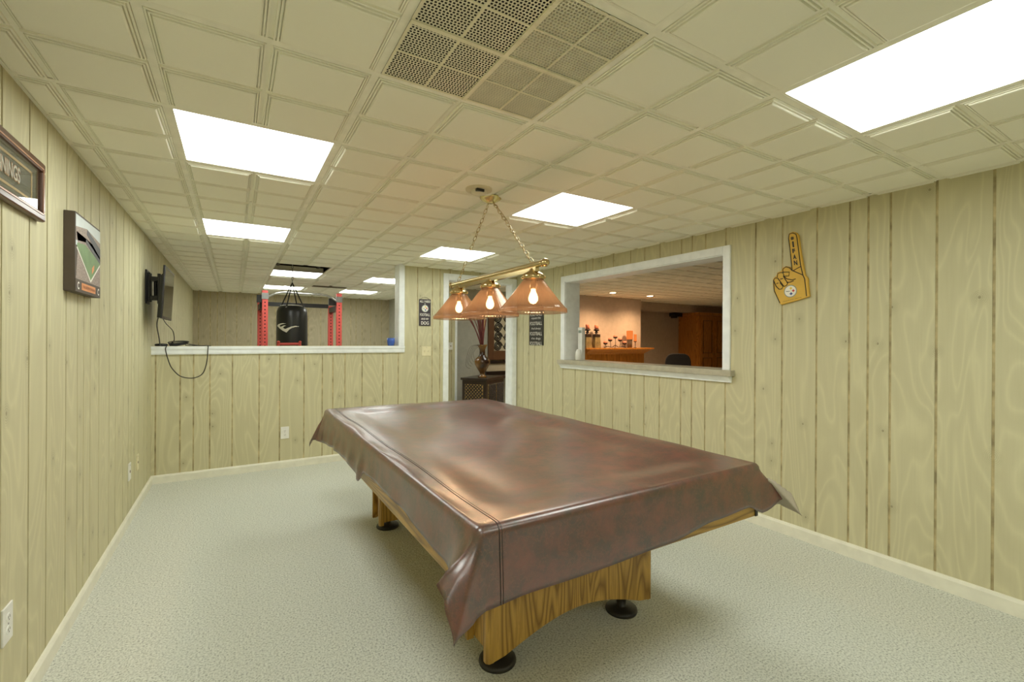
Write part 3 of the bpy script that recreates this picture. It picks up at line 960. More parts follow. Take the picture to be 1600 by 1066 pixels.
# split faces: long sides use the lengthwise grain
mb.mi = [0, 0, 0, 1, 0, 1]
cab = obj('cabinet', mb, [M['oak_x'], M['oak_y']], T, bevel=.004)
mb = MB()
mb.box(TX - HX, TX + HX, TY - HY, TY - HY + .14, .70, .762); mb.box(TX - HX, TX + HX, TY + HY - .14, TY + HY, .70, .762)
mb.box(TX - HX, TX - HX + .14, TY - HY + .14, TY + HY - .14, .70, .762); mb.box(TX + HX - .14, TX + HX, TY - HY + .14, TY + HY - .14, .70, .762)
obj('top_rail', mb, M['oak_y'], T, bevel=.006)
mb = MB(); mb.box(TX - HX + .14, TX + HX - .14, TY - HY + .14, TY + HY - .14, .70, .722)
obj('bed', mb, flat('green_felt', (.03, .16, .07), .95), T)
for sx in (-1, 1):
    for sy in (-1, 1):
        mb = MB()
        cx, cy = TX + sx * HX, TY + sy * HY
        mb.box(min(cx + sx * .004, cx - sx * .012), max(cx + sx * .004, cx - sx * .012), min(cy + sy * .004, cy - sy * .012), max(cy + sy * .004, cy - sy * .012), .551, .76)
        obj('corner_cap', mb, M['black'], T)
PX0, PX1 = .815, 1.705
for (py, s) in ((1.515, 1), (3.205, -1)):
    dd = .2
    ya, yb = sorted((py, py + s * dd))
    mb = MB()
    n_ = 20; w0, w1 = PX0 + .03, PX1 - .03
    poly = [(w0, .55), (w0, .07), (w0 + .05, .078)]
    for k in range(n_ + 1):
        u = k / n_
        x = w0 + .05 + (w1 - w0 - .10) * u
        poly.append((x, .078 + .082 * math.sin(PI * u)))
    poly += [(w1, .07), (w1, .55)]
    if s == 1: mb.prism(poly, (0, ya + .022, 0), X, Z, -Y, .022)
    else: mb.prism(poly, (0, yb, 0), X, Z, -Y, .022)
    ped = obj('pedestal', mb, M['oak'], T)
    mb = MB()
    mb.box(w0, w0 + .02, ya + .022, yb - .022, .08, .55); mb.box(w1 - .02, w1, ya + .022, yb - .022, .08, .55)
    mb.box(w0, w1, yb - .02, yb, .09, .55) if s == 1 else mb.box(w0, w1, ya, ya + .02, .09, .55)
    mb.box(w0 + .02, w1 - .02, ya + .022, yb - .022, .16, .17)
    obj('pedestal_side', mb, M['oak'], ped)
    for xx in (PX0, PX1 - .03):
        mb = MB(); q = 1 if xx == PX0 else -1
        for (yA, yB_) in ((ya, ya + .03), (yb - .03, yb)):
            x_in, x_out = (xx + .0295, xx) if q == 1 else (xx + .0005, xx + .03)
            front = yA == ya
            yo, yi = (yA, yB_) if front else (yB_, yA)
            pts = [(x_in, yo), (x_out + q * .010, yo), (x_out, yo + (.010 if front else -.010)), (x_out, yi), (x_in, yi)]
            mb.prism(pts, (0, 0, .068), X, Y, Z, .482)
        obj('corner_post', mb, M['oak'], ped)
    for fx_ in (.91, 1.592):
        fy = 1.603 if s == 1 else 3.15
        mb = MB(); mb.lathe([(.074, 0), (.076, .006), (.074, .014), (.066, .019), (.03, .026), (.022, .03), (.022, .16), (0, .16)], (fx_, fy, .0), 36)
        obj('foot', mb, M['rubber'], ped)

# ---- vinyl cover
OV = .012
cxm, cym, hx, hy = TX, TY, HX + .010, HY + .010
ZC = .774
aL, aR, bF, bK = .165, .225, .222, .22


def lerp(a, b, t_): return a + (b - a) * t_
def interp(tab, x):
    if x <= tab[0][0]: return tab[0][1]
    for (a, va), (b, vb) in zip(tab[:-1], tab[1:]):
        if x <= b:
            u = (x - a) / (b - a); u = u * u * (3 - 2 * u)
            return va + (vb - va) * u
    return tab[-1][1]

def interpv(tab, x):
    return Vector([interp([(a, v[k]) for a, v in tab], x) for k in range(3)])

left_drop = [(1.12, .165), (1.35, .165), (1.5, .152), (1.7, .140), (2.2, .137), (2.34, .150), (2.40, .205), (2.52, .195), (2.66, .175), (2.95, .178), (3.34, .205), (3.6, .225)]
front_drop = [(.57, .222), (.75, .214), (1.05, .212), (1.33, .205), (1.6, .176), (1.80, .165), (1.91, .208)]

# directions of the cloth below each corner, phi measured from the x-face (0) to the y-face (90)
CORN = {
    (-1, -1): [(0, (-.50, .02, -.86)), (18, (-.74, -.03, -.66)), (32, (-.62, -.20, -.76)), (55, (-.40, -.27, -.87)), (72, (-.16, -.13, -.97)), (90, (.0, -.06, -1))],
    (1, -1): [(0, (.55, .03, -.83)), (20, (.66, -.04, -.75)), (40, (.66, -.26, -.72)), (54, (.84, -.13, -.54)), (70, (.66, -.10, -.75)), (90, (.05, -.06, -1))],
    (-1, 1): [(0, (-.30, 0, -.95)), (25, (-.42, .05, -.9)), (50, (-.3, .35, -.88)), (90, (0, .08, -1))],
    (1, 1): [(0, (.1, 0, -1)), (45, (.4, .4, -.82)), (90, (0, .1, -1))],
}
CR = .035   # plan radius of the rounded corner


def cover(s_, t_):
    """s_,t_: cloth coordinates in metres from the table centre"""
    dx, dy = abs(s_) - (hx - .02), abs(t_) - (hy - .02)
    sx, sy = (1 if s_ > 0 else -1), (1 if t_ > 0 else -1)
    if dx <= 0 and dy <= 0:
        ins = min(hx - abs(s_), hy - abs(t_))
        ux = max(0, min(1, (hx - abs(s_) - .09) / .17)); uy = max(0, min(1, (hy - abs(t_) - .09) / .17))
        e_ = ux * ux * (3 - 2 * ux) * uy * uy * (3 - 2 * uy)
        z = ZC - .019 * e_
        z += .004 * math.sin(s_ * 9 + t_ * 3) * e_ + .003 * math.sin(t_ * 11 - s_ * 5) * e_
        z += .0035 * math.sin(t_ * 7 + sx) * (1 - e_)
        return Vector((cxm + s_, cym + t_, z))
    if dx > 0 and dy > 0:
        r = math.hypot(dx, dy); phi = math.degrees(math.atan2(dy, dx))
        d = interpv(CORN[(sx, sy)], phi).normalized()
        C0 = Vector((cxm + sx * (hx - .02), cym + sy * (hy - .02), ZC))
        # roll over the edge first
        out = Vector((sx * math.cos(math.radians(phi)), sy * math.sin(math.radians(phi)), 0))
        R_ = .022
        if r < R_ * PI / 2:
            a = r / R_
            base = C0 + out * (R_ * math.sin(a)) + Z * (-R_ * (1 - math.cos(a)))
            return base
        base = C0 + out * R_ - Z * R_
        rr = r - R_ * PI / 2
        k = min(1, rr / .10)
        dd = (d * (.35 + .65 * k) + Vector((out.x * .1, out.y * .1, -.65)) * (1 - k) * .65)
        # keep length
        return base + (d * rr * (.55 + .45 * k) + Vector((0, 0, -1)) * rr * .45 * (1 - k))
    R_ = .022
    if dx > 0:      # long sides
        yw = cym + t_
        over = dx; ax = Vector((sx, 0, 0)); nearC = hy - .02 - abs(t_)
        C0 = Vector((cxm + sx * (hx - .02), yw, ZC))
        d0 = interpv(CORN[(sx, sy)], 0)
        far = 1 if sy > 0 else 0
        amp = (.020 if sx < 0 else .008) * (0.45 + .9 * max(0, min(1, (yw - 1.6) / 1.6)))
        wave = math.sin(yw * 17 + .6) * .5 + math.sin(yw * 31 + 1.1) * .28 + math.sin(yw * 9.3) * .3
        if sx < 0:
            wave += 1.5 * math.exp(-((yw - 2.42) / .05) ** 2) - .9 * math.exp(-((yw - 2.28) / .07) ** 2)
    else:
        xw = cxm + s_
        over = dy; ax = Vector((0, sy, 0)); nearC = hx - .02 - abs(s_)
        C0 = Vector((xw, cym + sy * (hy - .02), ZC))
        d0 = interpv(CORN[(sx, sy)], 90)
        amp = .004; wave = math.sin(xw * 8.0) + .5 * math.sin(xw * 15)
    er = .16 if (dx > 0 and sx > 0) else .085
    edge = math.exp(-(nearC / er) ** 2) if nearC > 0 else 1
    d1 = ax * .04 + Vector((0, 0, -1))
    d = (d1 * (1 - edge) + d0 * edge).normalized()
    if over < R_ * PI / 2:
        a = over / R_
        return C0 + ax * (R_ * math.sin(a)) - Z * (R_ * (1 - math.cos(a)))
    base = C0 + ax * R_ - Z * R_
    rr = over - R_ * PI / 2
    k = min(1, rr / .10)
    p = base + d * rr * (.55 + .45 * k) + Vector((0, 0, -1)) * rr * .45 * (1 - k)
    g = min(1, rr / .12)
    p += ax * (amp * (wave * .5 + .55) * g * g * (1 - edge))
    return p


def axis_samples(h, a0, a1, n_mid):
    lo = [-(h - .02) - q * a0 for q in (1, .93, .86, .79, .72, .65, .58, .5, .42, .34, .26, .19, .14, .10, .06, .03, .0)]
    hi = [(h - .02) + q * a1 for q in (.0, .03, .06, .10, .14, .19, .26, .34, .42, .5, .58, .65, .72, .79, .86, .93, 1)]
    mid = []
    L_ = 2 * (h - .02)
    for k in range(1, n_mid): mid.append(-(h - .02) + L_ * k / n_mid)
    extra = [-(h - .05), -(h - .08), -(h - .11), -(h - .13), -(h - .15), -(h - .17), -(h - .19)]
    mid = sorted(set(mid + extra + [-e_ for e_ in extra]))
    return lo + mid + hi

SS = axis_samples(hx, 1, 1, 46); TT = axis_samples(hy, 1, 1, 130)
AX0 = hx - .02; AY0 = hy - .02


def cloth_xy(s0, t0):
    """scale the unit overhang to the hem that the place has there"""
    dx, dy = abs(s0) - AX0, abs(t0) - AY0
    s1, t1 = s0, t0
    if dx > 0:
        yw = min(max(cym + t0, cym - AY0), cym + AY0)
        L_ = interp(left_drop, yw) if s0 < 0 else .25
        s1 = (1 if s0 > 0 else -1) * (AX0 + dx * (L_ + .012))
    if dy > 0:
        xw = min(max(cxm + s0, cxm - AX0), cxm + AX0)
        L_ = interp(front_drop, xw) if t0 < 0 else .20
        t1 = (1 if t0 > 0 else -1) * (AY0 + dy * (L_ + .012))
    return s1, t1

mb = MB()
ns, nt = len(SS), len(TT)
vs = []
for t0 in TT:
    for s0 in SS:
        s1, t1 = cloth_xy(s0, t0)
        vs.append(cover(s1, t1))
fs = [(b * ns + a, b * ns + a + 1, (b + 1) * ns + a + 1, (b + 1) * ns + a) for b in range(nt - 1) for a in range(ns - 1)]
mb.add(vs, fs, 0, True)
CV = thing('table_cover', (TX, TY, .774), 'burgundy leather-look vinyl cover draped over the pool table', 'table cover')
co = obj('vinyl_sheet', mb, [M['vinyl'], M['backing']], CV)
sm_ = co.modifiers.new('solid', 'SOLIDIFY'); sm_.thickness = .0022; sm_.offset = 1; sm_.material_offset = 1; sm_.material_offset_rim = 0
# stitched seams parallel to the long edges
for sx, off in ((-1, .605),):
    sp = sx * off
    pts = []
    for t0 in [q for q in TT if q < 0 or True]:
        s1, t1 = cloth_xy(sp, t0)
        p = cover(sp, t1)
        d_out = Vector((0, 0, 1)) if abs(t1) < AY0 + .02 else Vector((0, -1 if t1 < 0 else 1, .1))
        pts.append(p + d_out * .0022)
    mb = MB()
    mb.tube(pts, .0016, 5)
    mb.tube([p + Vector((.009 * sx * -1, 0, 0)) for p in pts], .0010, 5)
    obj('seam', mb, M['stitch'], CV)

# ================================================================== BILLIARD LAMP
LX, LY = 1.31, 2.42
T = thing('billiard_lamp', (LX, LY, 2.15), 'brass bar pendant lamp with three amber glass shades over the table', 'pendant lamp')
mb = MB()
mb.lathe([(.001, -.034), (.02, -.034), (.034, -.026), (.055, -.016), (.066, -.006), (.067, .0), (.001, .0)], (LX, LY, 2.1485), 40)
obj('canopy', mb, flat('cream_brass_canopy', (.72, .62, .30), .25, .8), T)
mb = MB()
zb = 1.677
mb.lathe([(.001, -.555), (.016, -.553), (.018, -.54), (.0165, -.535), (.0165, .535), (.018, .54), (.016, .553), (.001, .555)], (LX, LY, zb), 24, axis='y')
mb.lathe([(.001, -.022), (.014, -.018), (.022, 0), (.014, .018), (.001, .022)], (LX, LY - .57, zb), 20, axis='y')
mb.lathe([(.001, -.022), (.014, -.018), (.022, 0), (.014, .018), (.001, .022)], (LX, LY + .57, zb), 20, axis='y')
mb.box(LX - .012, LX + .012, LY - .50, LY + .50, zb - .034, zb - .012)
obj('brass_bar', mb, M['brass'], T)


def chain(parent, A, B, link=.040, wire=.0019):
    A, B = Vector(A), Vector(B)
    d = (B - A); L_ = d.length; d.normalize()
    n_ = max(2, int(L_ / (link * .80)))
    mb = MB()
    side = d.cross(Vector((1, 0, .3))).normalized(); oth = d.cross(side)
    for k in range(n_):
        c = A + d * (L_ * (k + .5) / n_)
        sd = side if k % 2 == 0 else oth
        sd = (sd + oth * .35).normalized()
        pts = []
        for q in range(14):
            a = 2 * PI * q / 14
            pts.append(c + d * (link * .5 * math.cos(a)) + sd * (link * .27 * math.sin(a)))
        mb.tube(pts, wire, 5, closed=True)
    return obj('chain', mb, M['brass'], parent)

chain(T, (LX, LY - .03, 2.115), (LX, 1.965, 1.697))
chain(T, (LX, LY + .03, 2.115), (LX, 2.875, 1.697))
mb = MB(); mb.tube(smooth([(LX + .004, LY - .02, 2.12), (LX + .012, 2.25, 1.98), (LX + .004, 2.10, 1.82), (LX, 1.98, 1.695)]), .002, 5)
obj('lamp_wire', mb, M['brass'], T)
for yc in (1.955, 2.42, 2.865):
    mb = MB()
    mb.lathe([(.014, 1.662), (.020, 1.655), (.024, 1.648), (.046, 1.636), (.056, 1.628), (.059, 1.618), (.057, 1.606), (.053, 1.604), (.050, 1.616), (.012, 1.640)], (LX, yc, 0), 32, cap=False)
    for k in range(8):
        a = 2 * PI * k / 8
        mb.lathe([(.001, -.007), (.006, -.004), (.007, 0), (.006, .004), (.001, .007)], (LX + .059 * math.cos(a), yc + .059 * math.sin(a), 1.616), 8)
    fit = obj('shade_fitter', mb, M['brass'], T)
    mb = MB()
    prof = [(.050, 1.612), (.0525, 1.602), (.062, 1.589), (.090, 1.552), (.120, 1.512), (.150, 1.476), (.166, 1.4585), (.1705, 1.456), (.1725, 1.452), (.1735, 1.434), (.1715, 1.4335)]
    mb.lathe(prof, (LX, yc, 0), 180, cap=False, rmod=lambda j: 1 + (.006 if j % 3 == 0 else -.002))
    obj('lamp_shade', mb, M['amber'], fit)
    mb = MB(); mb.lathe([(.001, 1.478), (.015, 1.483), (.024, 1.497), (.025, 1.510), (.020, 1.528), (.012, 1.546), (.012, 1.556), (.001, 1.557)], (LX, yc, 0), 20)
    obj('bulb', mb, M['bulb'], fit)
    mb = MB(); mb.lathe([(.012, 1.5575), (.015, 1.56), (.016, 1.61), (.010, 1.63), (.001, 1.63)], (LX, yc, 0), 16)
    obj('lamp_socket', mb, M['brass'], fit)
    ld = bpy.data.lights.new('bulb_light', 'POINT'); ld.energy = BULB_POWER; ld.color = (1, .62, .32); ld.shadow_soft_size = .03
    lo = bpy.data.objects.new('bulb_light', ld); COL.objects.link(lo); lo.parent = fit; lo.location = Vector((LX, yc, 1.465)) - ORIG['billiard_lamp']

mb = MB()
mb.lathe([(.075, 0), (.074, -.010), (.05, -.012)], (1.17, 2.30, 2.1425), 36)
sd = single('smoke_detector', mb, flat('cream_plastic', (.66, .60, .42), .5), (1.17, 2.30, 2.1425), 'round cream smoke detector base on the ceiling beside the lamp canopy', 'smoke detector')
mb = MB(); mb.lathe([(.045, -.001), (.042, -.016), (.03, -.020), (0, -.020)], (0, 0, -.011), 30)
obj('sensor_head', mb, flat('cream_plastic_head', (.70, .66, .50), .5), sd, local=True)
mb = MB(); mb.box(-.036, .010, -.048, -.030, -.028, -.014)
obj('dark_slot', mb, M['black'], sd, local=True)

# ================================================================== GYM
T = thing('power_rack', (.84, 7.5, 0), 'red power rack with black crossbars and steel pull-up bar in the gym', 'power rack')
FY, RY = 7.2, 7.85
UP = [(.355, FY, 1.965), (1.33, FY, 1.975), (.325, RY, 1.90), (1.322, RY, 1.83)]
for (x, y, zt_) in UP:
    mb = MB(); mb.box(x - .036, x + .036, y - .036, y + .036, 0.006, zt_)
    u = obj('upright', mb, M['red'], T, bevel=.003)
    mb = MB()
    z = .2
    while z < zt_ - .1:
        mb.lathe([(.009, 0), (.009, -.0015), (0, -.0015)], (x, y - .0363, z), 10, axis='y'); z += .05
    obj('bolt_hole', mb, M['dark'], u)['kind'] = 'stuff'
for (x, y) in ((.355, FY), (1.33, FY), (.325, RY), (1.322, RY)):
    mb = MB(); mb.box(x - .07, x + .07, y - .07, y + .07, 0, .006)
    obj('base_plate', mb, M['black'], T)
for x, x2 in ((.355, .325), (1.33, 1.322)):
    mb = MB(); mb.box(min(x, x2) - .03, max(x, x2) + .03, FY + .036, RY - .036, 1.72, 1.80)
    obj('side_beam', mb, M['black'], T)
    mb = MB(); mb.box(min(x, x2) - .03, max(x, x2) + .03, FY + .036, RY - .036, .05, .12)
    obj('side_beam', mb, M['black'], T)
mb = MB(); mb.box(.361, 1.286, RY - .03, RY + .03, 1.795, 1.855)
obj('cross_beam', mb, M['black'], T)
for x in (.355, 1.33):
    mb = MB(); mb.box(x - .042, x + .042, FY - .045, FY + .045, 1.845, 1.93)
    obj('bracket', mb, M['steel'], T)
mb = MB(); mb.box(1.30 - .11, 1.30, FY - .0, FY + .06, 1.80, 1.90)
obj('mount_block', mb, M['black'], T)
mb = MB(); mb.box(.355 - .10, .355 - .036, FY - .03, FY + .06, 1.80, 1.90)
obj('mount_block', mb, M['black'], T)
mb = MB(); mb.tube(smooth([(.391, FY - .02, 1.885), (.50, FY - .03, 1.935), (.62, FY - .03, 1.955), (.84, FY - .03, 1.948), (1.06, FY - .03, 1.948), (1.18, FY - .03, 1.93), (1.294, FY - .02, 1.865)], 5), .017, 10)
obj('pull_up_bar', mb, flat('satin_chrome', (.5, .5, .48), .25, .9), T)

# punching bag
BX, BY = .588, 6.07
T = thing('punching_bag', (BX, BY, .7), 'black heavy punching bag with a pale swoosh hung on a chain in the gym', 'punching bag')
mb = MB()
BR = .172
mb.lathe([(0, .70), (.13, .70), (.165, .72), (BR, .78), (BR, 1.25), (BR - .002, 1.55), (BR - .006, 1.62), (BR - .020, 1.665), (BR - .045, 1.69), (BR - .055, 1.695), (BR - .060, 1.66), (0, 1.65)], (BX, BY, 0), 48)
obj('bag_body', mb, M['bagvinyl'], T)
mb = MB()
mb.tube([(BX + (BR - .046) * math.cos(a), BY + (BR - .046) * math.sin(a), 1.692 + .004 * math.sin(3 * a)) for a in [2 * PI * k / 40 for k in range(40)]], .0045, 6, closed=True)
obj('piping', mb, M['white'], T)
apex = Vector((BX, BY, 1.975))
for k in range(4):
    a = PI / 4 + k * PI / 2 + .25
    e_ = Vector((BX + (BR - .03) * math.cos(a), BY + (BR - .03) * math.sin(a), 1.665))
    mb = MB(); mb.tube([e_, e_ + (apex - e_) * .45, apex], [.009, .008, .004], 6)
    st = obj('strap', mb, M['black'], T)
    mb = MB(); mb.lathe([(.001, -.014), (.010, -.008), (.012, 0), (.010, .008), (.001, .014)], e_, 10)
    obj('strap_ring', mb, M['steel'], st)
mb = MB()
for k in range(13):
    c = apex + Z * (.012 + k * .034)
    sd_ = X if k % 2 else (X * .2 + Y)
    mb.tube([c + Z * (.02 * math.cos(q)) + sd_ * (.009 * math.sin(q)) for q in [2 * PI * i / 12 for i in range(12)]], .0032, 5, closed=True)
obj('chain', mb, M['steel'], T)
# pale swoosh mark
SW = [(160, 380), (195, 335), (270, 308), (340, 302), (425, 312), (330, 330), (265, 350), (235, 378), (270, 410), (320, 385), (370, 365), (432, 375), (385, 395), (335, 430), (365, 455), (405, 472), (480, 440), (580, 400), (700, 378), (840, 392), (700, 410), (600, 440), (520, 490), (440, 578), (330, 522), (240, 460)]
def inpoly(x, y, P):
    c = False
    for (x1, y1), (x2, y2) in zip(P, P[1:] + P[:1]):
        if (y1 > y) != (y2 > y) and x < (x2 - x1) * (y - y1) / (y2 - y1) + x1: c = not c
    return c
mb = MB(); st = 7
face_dir = math.atan2(-BY, -BX)
def onbag(px, py):
    u = (px / 19.4 + 425 - 456.3) / 25.2
    u = max(-.97, min(.97, u))
    th = face_dir + math.asin(u)
    z = 1.437 + (511 - (py / 19.4 + 490)) * .00769 + .0
    return (BX + (BR + .0016) * math.cos(th), BY + (BR + .0016) * math.sin(th), z - .03 + .03)
for px in range(150, 850, st):
    for py in range(295, 585, st):
        if inpoly(px + st / 2, py + st / 2, SW):
            mb.add([onbag(px, py), onbag(px + st, py), onbag(px + st, py + st), onbag(px, py + st)], [(0, 1, 2, 3)])
obj('swoosh_logo', mb, M['white'], T)

# red tubular stand in front of the bag
T = thing('equipment_stand', (.52, 5.72, 0), 'low red tubular frame with round knobs just showing in front of the punching bag', 'exercise stand')
mb = MB(); mb.tube([(.42, 5.72, 1.238), (.63, 5.72, 1.240)], .014, 12)
obj('crossbar', mb, M['red'], T)
for x in (.415, .635):
    mb = MB(); mb.tube([(x, 5.72, 0), (x, 5.72, 1.25)], .016, 12)
    p = obj('post', mb, M['red'], T)
    mb = MB(); mb.lathe([(.001, -.014), (.012, -.010), (.017, 0), (.012, .010), (.001, .014)], (x, 5.70, 1.262), 14)
    obj('knob', mb, M['red'], p)
    mb = MB(); mb.box(x - .02, x + .02, 5.45, 5.95, 0, .03)
    obj('foot_bar', mb, M['red'], T)
# brackets and bolts in the joist space above the missing tile
T = thing('ceiling_hanger', (.68, 6.1, 2.22), 'metal brackets with bright bolts inside the gap of the missing ceiling tile', 'bracket')
for px in (.44, .90):
    mb = MB(); mb.box(px, px + .03, 5.9, 6.4, 2.209, 2.24)
    br = obj('bracket', mb, M['iron'], T)
    mb = MB(); mb.lathe([(.014, 0), (.014, .004), (0, .004)], (px + .015, 6.07, 2.205), 10)
    obj('bolt', mb, M['steel'], br)
mb = MB(); mb.box(.44, .93, 6.05, 6.09, 2.2405, 2.26)
obj('support_bar', mb, M['iron'], T)

# ================================================================== HALL BEYOND THE DOOR
def rotz(mb, c, a):
    ca, sa = math.cos(a), math.sin(a)
    mb.v = [(c[0] + (x - c[0]) * ca - (y - c[1]) * sa, c[1] + (x - c[0]) * sa + (y - c[1]) * ca, z) for x, y, z in mb.v]
    return mb

cc0 = (3.137, 5.90)      # nearest corner of the cabinet
ANG = -.62
T = thing('console_cabinet', (*cc0, 0), 'dark wooden cabinet with lattice doors seen corner-on through the doorway', 'cabinet')
W1, D1 = .62, .40
def CB(*a):
    return MB().box(*a)
def place(mb): return rotz(mb, cc0, -ANG)
# local frame: corner at cc0, front faces extend along +x (right) and +y (left/back)
x0, y0 = cc0
mb = MB(); mb.box(x0, x0 + W1, y0, y0 + D1, .06, .70)
obj('carcass', place(mb), M['espresso'], T, bevel=.004)
mb = MB(); mb.box(x0 - .02, x0 + W1 + .02, y0 - .02, y0 + D1 + .02, .70, .735)
obj('cabinet_top', place(mb), M['espresso'], T, bevel=.006)
for k in range(4):
    mb = MB(); px, py = x0 + (k % 2) * (W1 - .04), y0 + (k // 2) * (D1 - .04)
    mb.box(px, px + .04, py, py + .04, 0, .06)
    obj('leg', place(mb), M['espresso'], T)
def lattice(O, R, w_, h):
    mb = MB(); O, R = Vector(O), Vector(R)
    Nn = Vector((R.y, -R.x, 0)).normalized()
    mb.plate(O, R, Z, Nn, w_, h, .004, 0)
    st_ = .052
    n_ = int((w_ + h) / st_)
    for sgn in (1, -1):
        for k in range(-n_, n_ + 1):
            pts = []
            for q in range(0, 41):
                u = q / 40 * h
                x = (k * st_ + sgn * u)
                if 0 <= x <= w_: pts.append(O + R * x + Z * u + Nn * .008)
            if len(pts) > 1: mb.tube([pts[0], pts[-1]], .0095, 4, 1)
    return mb
mb = lattice((x0 + .06, y0, .14), X, .24, .50)
obj('lattice_door', place(mb), [M['cane'], M['espresso']], T)
mb = lattice((x0 + .34, y0, .14), X, .24, .50)
obj('lattice_door', place(mb), [M['cane'], M['espresso']], T)
mb = lattice((x0, y0 + .35, .14), -Y, .30, .50)
obj('lattice_side', place(mb), [M['cane'], M['espresso']], T)

VX, VY, VZ = 3.175, 6.10, .7355
T = thing('vase', (VX, VY, VZ), 'tall dark urn vase holding dried stalks on the lattice cabinet', 'vase')
mb = MB()
mb.lathe([(0, 0), (.062, 0), (.066, .012), (.05, .03), (.036, .05), (.040, .075), (.075, .13), (.112, .20), (.118, .245), (.098, .285), (.06, .315), (.044, .345), (.042, .41), (.055, .45), (.078, .49), (.074, .492), (.050, .45), (.036, .41), (0, .40)], (VX, VY, VZ), 36)
t = NT('bronze_glaze', .18)
c = t.ramp(t.noise(t.coord(), 4, 2), [(.35, (.03, .014, .008)), (.65, (.28, .14, .03))]); t.base(c)
obj('vase_body', mb, t.m, T)
rs = random.Random(5)
for k in range(26):
    a = rs.uniform(PI * .55, PI * 1.45) if k < 18 else rs.uniform(0, 2 * PI)
    sp = rs.uniform(.05, .32) if k < 18 else .06
    h = rs.uniform(.42, .62)
    p = [(VX + .01 * math.cos(a), VY + .01 * math.sin(a), VZ + .42), (VX + sp * .35 * math.cos(a), VY + sp * .3 * math.sin(a), VZ + .42 + h * .5), (VX + sp * math.cos(a), VY + .5 * sp * math.sin(a), VZ + .45 + h)]
    mb = MB(); mb.tube(smooth(p, 5), (.006 if k < 18 else .009), 5)
    obj('stalk', mb, M['straw'] if k < 22 else M['tan'], T)
for k in range(5):
    mb = MB(); h = .22 + .06 * k
    mb.tube(smooth([(VX - .02, VY - .03, VZ + .48), (VX - .10 - .03 * k, VY - .05, VZ + .46), (VX - .17 - .03 * k, VY - .04, VZ + .36 - .04 * k), (VX - .14 - .02 * k, VY - .04, VZ + .26 - .03 * k)], 6), .0018, 4)
    obj('stalk', mb, M['iron'], T)

T = thing('wall_art', (3.95, 6.88, 1.4), 'framed cream panel with iron scrollwork on the hall wall behind the vase', 'wall art')
mb = MB()
for (a, b, c, d) in ((3.69, 3.80, .955, 1.86), (4.40, 4.51, .955, 1.86), (3.80, 4.40, .955, 1.115), (3.80, 4.40, 1.76, 1.86)):
    mb.box(a, b, 6.862, 6.898, c, d)
obj('art_frame', mb, flat('rust_brown_wood', (.13, .06, .025), .4), T, bevel=.004)
mb = MB(); mb.box(3.80, 4.40, 6.882, 6.896, 1.115, 1.76)
obj('backing_panel', mb, flat('cream_linen', (.62, .55, .38), .8), T)
mb = MB()
def scroll(cx, cz, r, a0, turns, sg):
    pts = []
    for q in range(30):
        u = q / 29; a = a0 + sg * turns * 2 * PI * u; rr = r * (1 - .8 * u)
        pts.append((cx + rr * math.cos(a), 6.872, cz + rr * math.sin(a)))
    mb.tube(pts, .009, 5)
for r_ in range(4):
    for c_i in range(3):
        cx, cz = 3.88 + c_i * .2, 1.2 + r_ * .16
        scroll(cx, cz, .085, 0, 1.3, 1); scroll(cx, cz, .085, PI, 1.3, 1)
obj('iron_scroll', mb, M['iron'], T)
T = thing('console_table', (4.0, 6.7, 0), 'dark low console with a shelf against the hall wall under the scroll panel', 'console')
mb = MB(); mb.box(3.62, 4.7, 6.60, 6.895, .66, .70)
obj('console_top', mb, M['espresso'], T, bevel=.003)
mb = MB(); mb.box(3.64, 4.68, 6.84, 6.895, .895, .94); mb.box(3.64, 4.68, 6.83, 6.895, .70, .765)
obj('back_rail', mb, M['espresso'], T)
mb = MB(); mb.box(3.66, 4.66, 6.87, 6.893, .765, .895)
obj('back_panel', mb, flat('cream_back', (.6, .52, .36), .6), T)
for x in (3.64, 4.63):
    for y in (6.62, 6.84):
        mb = MB(); mb.box(x, x + .045, y, y + .045, 0, .66)
        obj('leg', mb, M['espresso'], T)

# ================================================================== FAR ROOM THROUGH THE PASS-THROUGH
T = thing('mantelpiece', (6.3, 6.5, 0), 'honey oak mantelpiece against the far room wall', 'mantelpiece')
mb = MB(); mb.box(5.40, 7.15, 6.33, 6.598, 1.135, 1.16)
obj('mantel_shelf', mb, M['oak_far'], T, bevel=.003)
mb = MB()
mb.prism([(.0, 1.135), (.24, 1.135), (.22, 1.115), (.17, 1.09), (.13, 1.065), (.12, 1.04), (.0, 1.04)], (5.52, 6.598, 0), -Y, Z, X, 1.50)
mb.hexa([(7.02, 6.478, 1.05), (7.03, 6.478, 1.05), (7.03, 6.598, 1.05), (7.02, 6.598, 1.05)], [(7.02, 6.36, 1.134), (7.12, 6.36, 1.134), (7.12, 6.598, 1.134), (7.02, 6.598, 1.134)])
obj('crown_moulding', mb, M['oak_far'], T)
mb = MB(); mb.box(5.52, 7.02, 6.48, 6.598, .84, 1.04)
obj('frieze', mb, M['oak_far'], T)
for a, b in ((5.52, 5.76), (6.78, 7.02)):
    mb = MB(); mb.box(a, b, 6.47, 6.598, 0, .84)
    obj('pilaster', mb, M['oak_far'], T, bevel=.003)
MZ = 1.1603


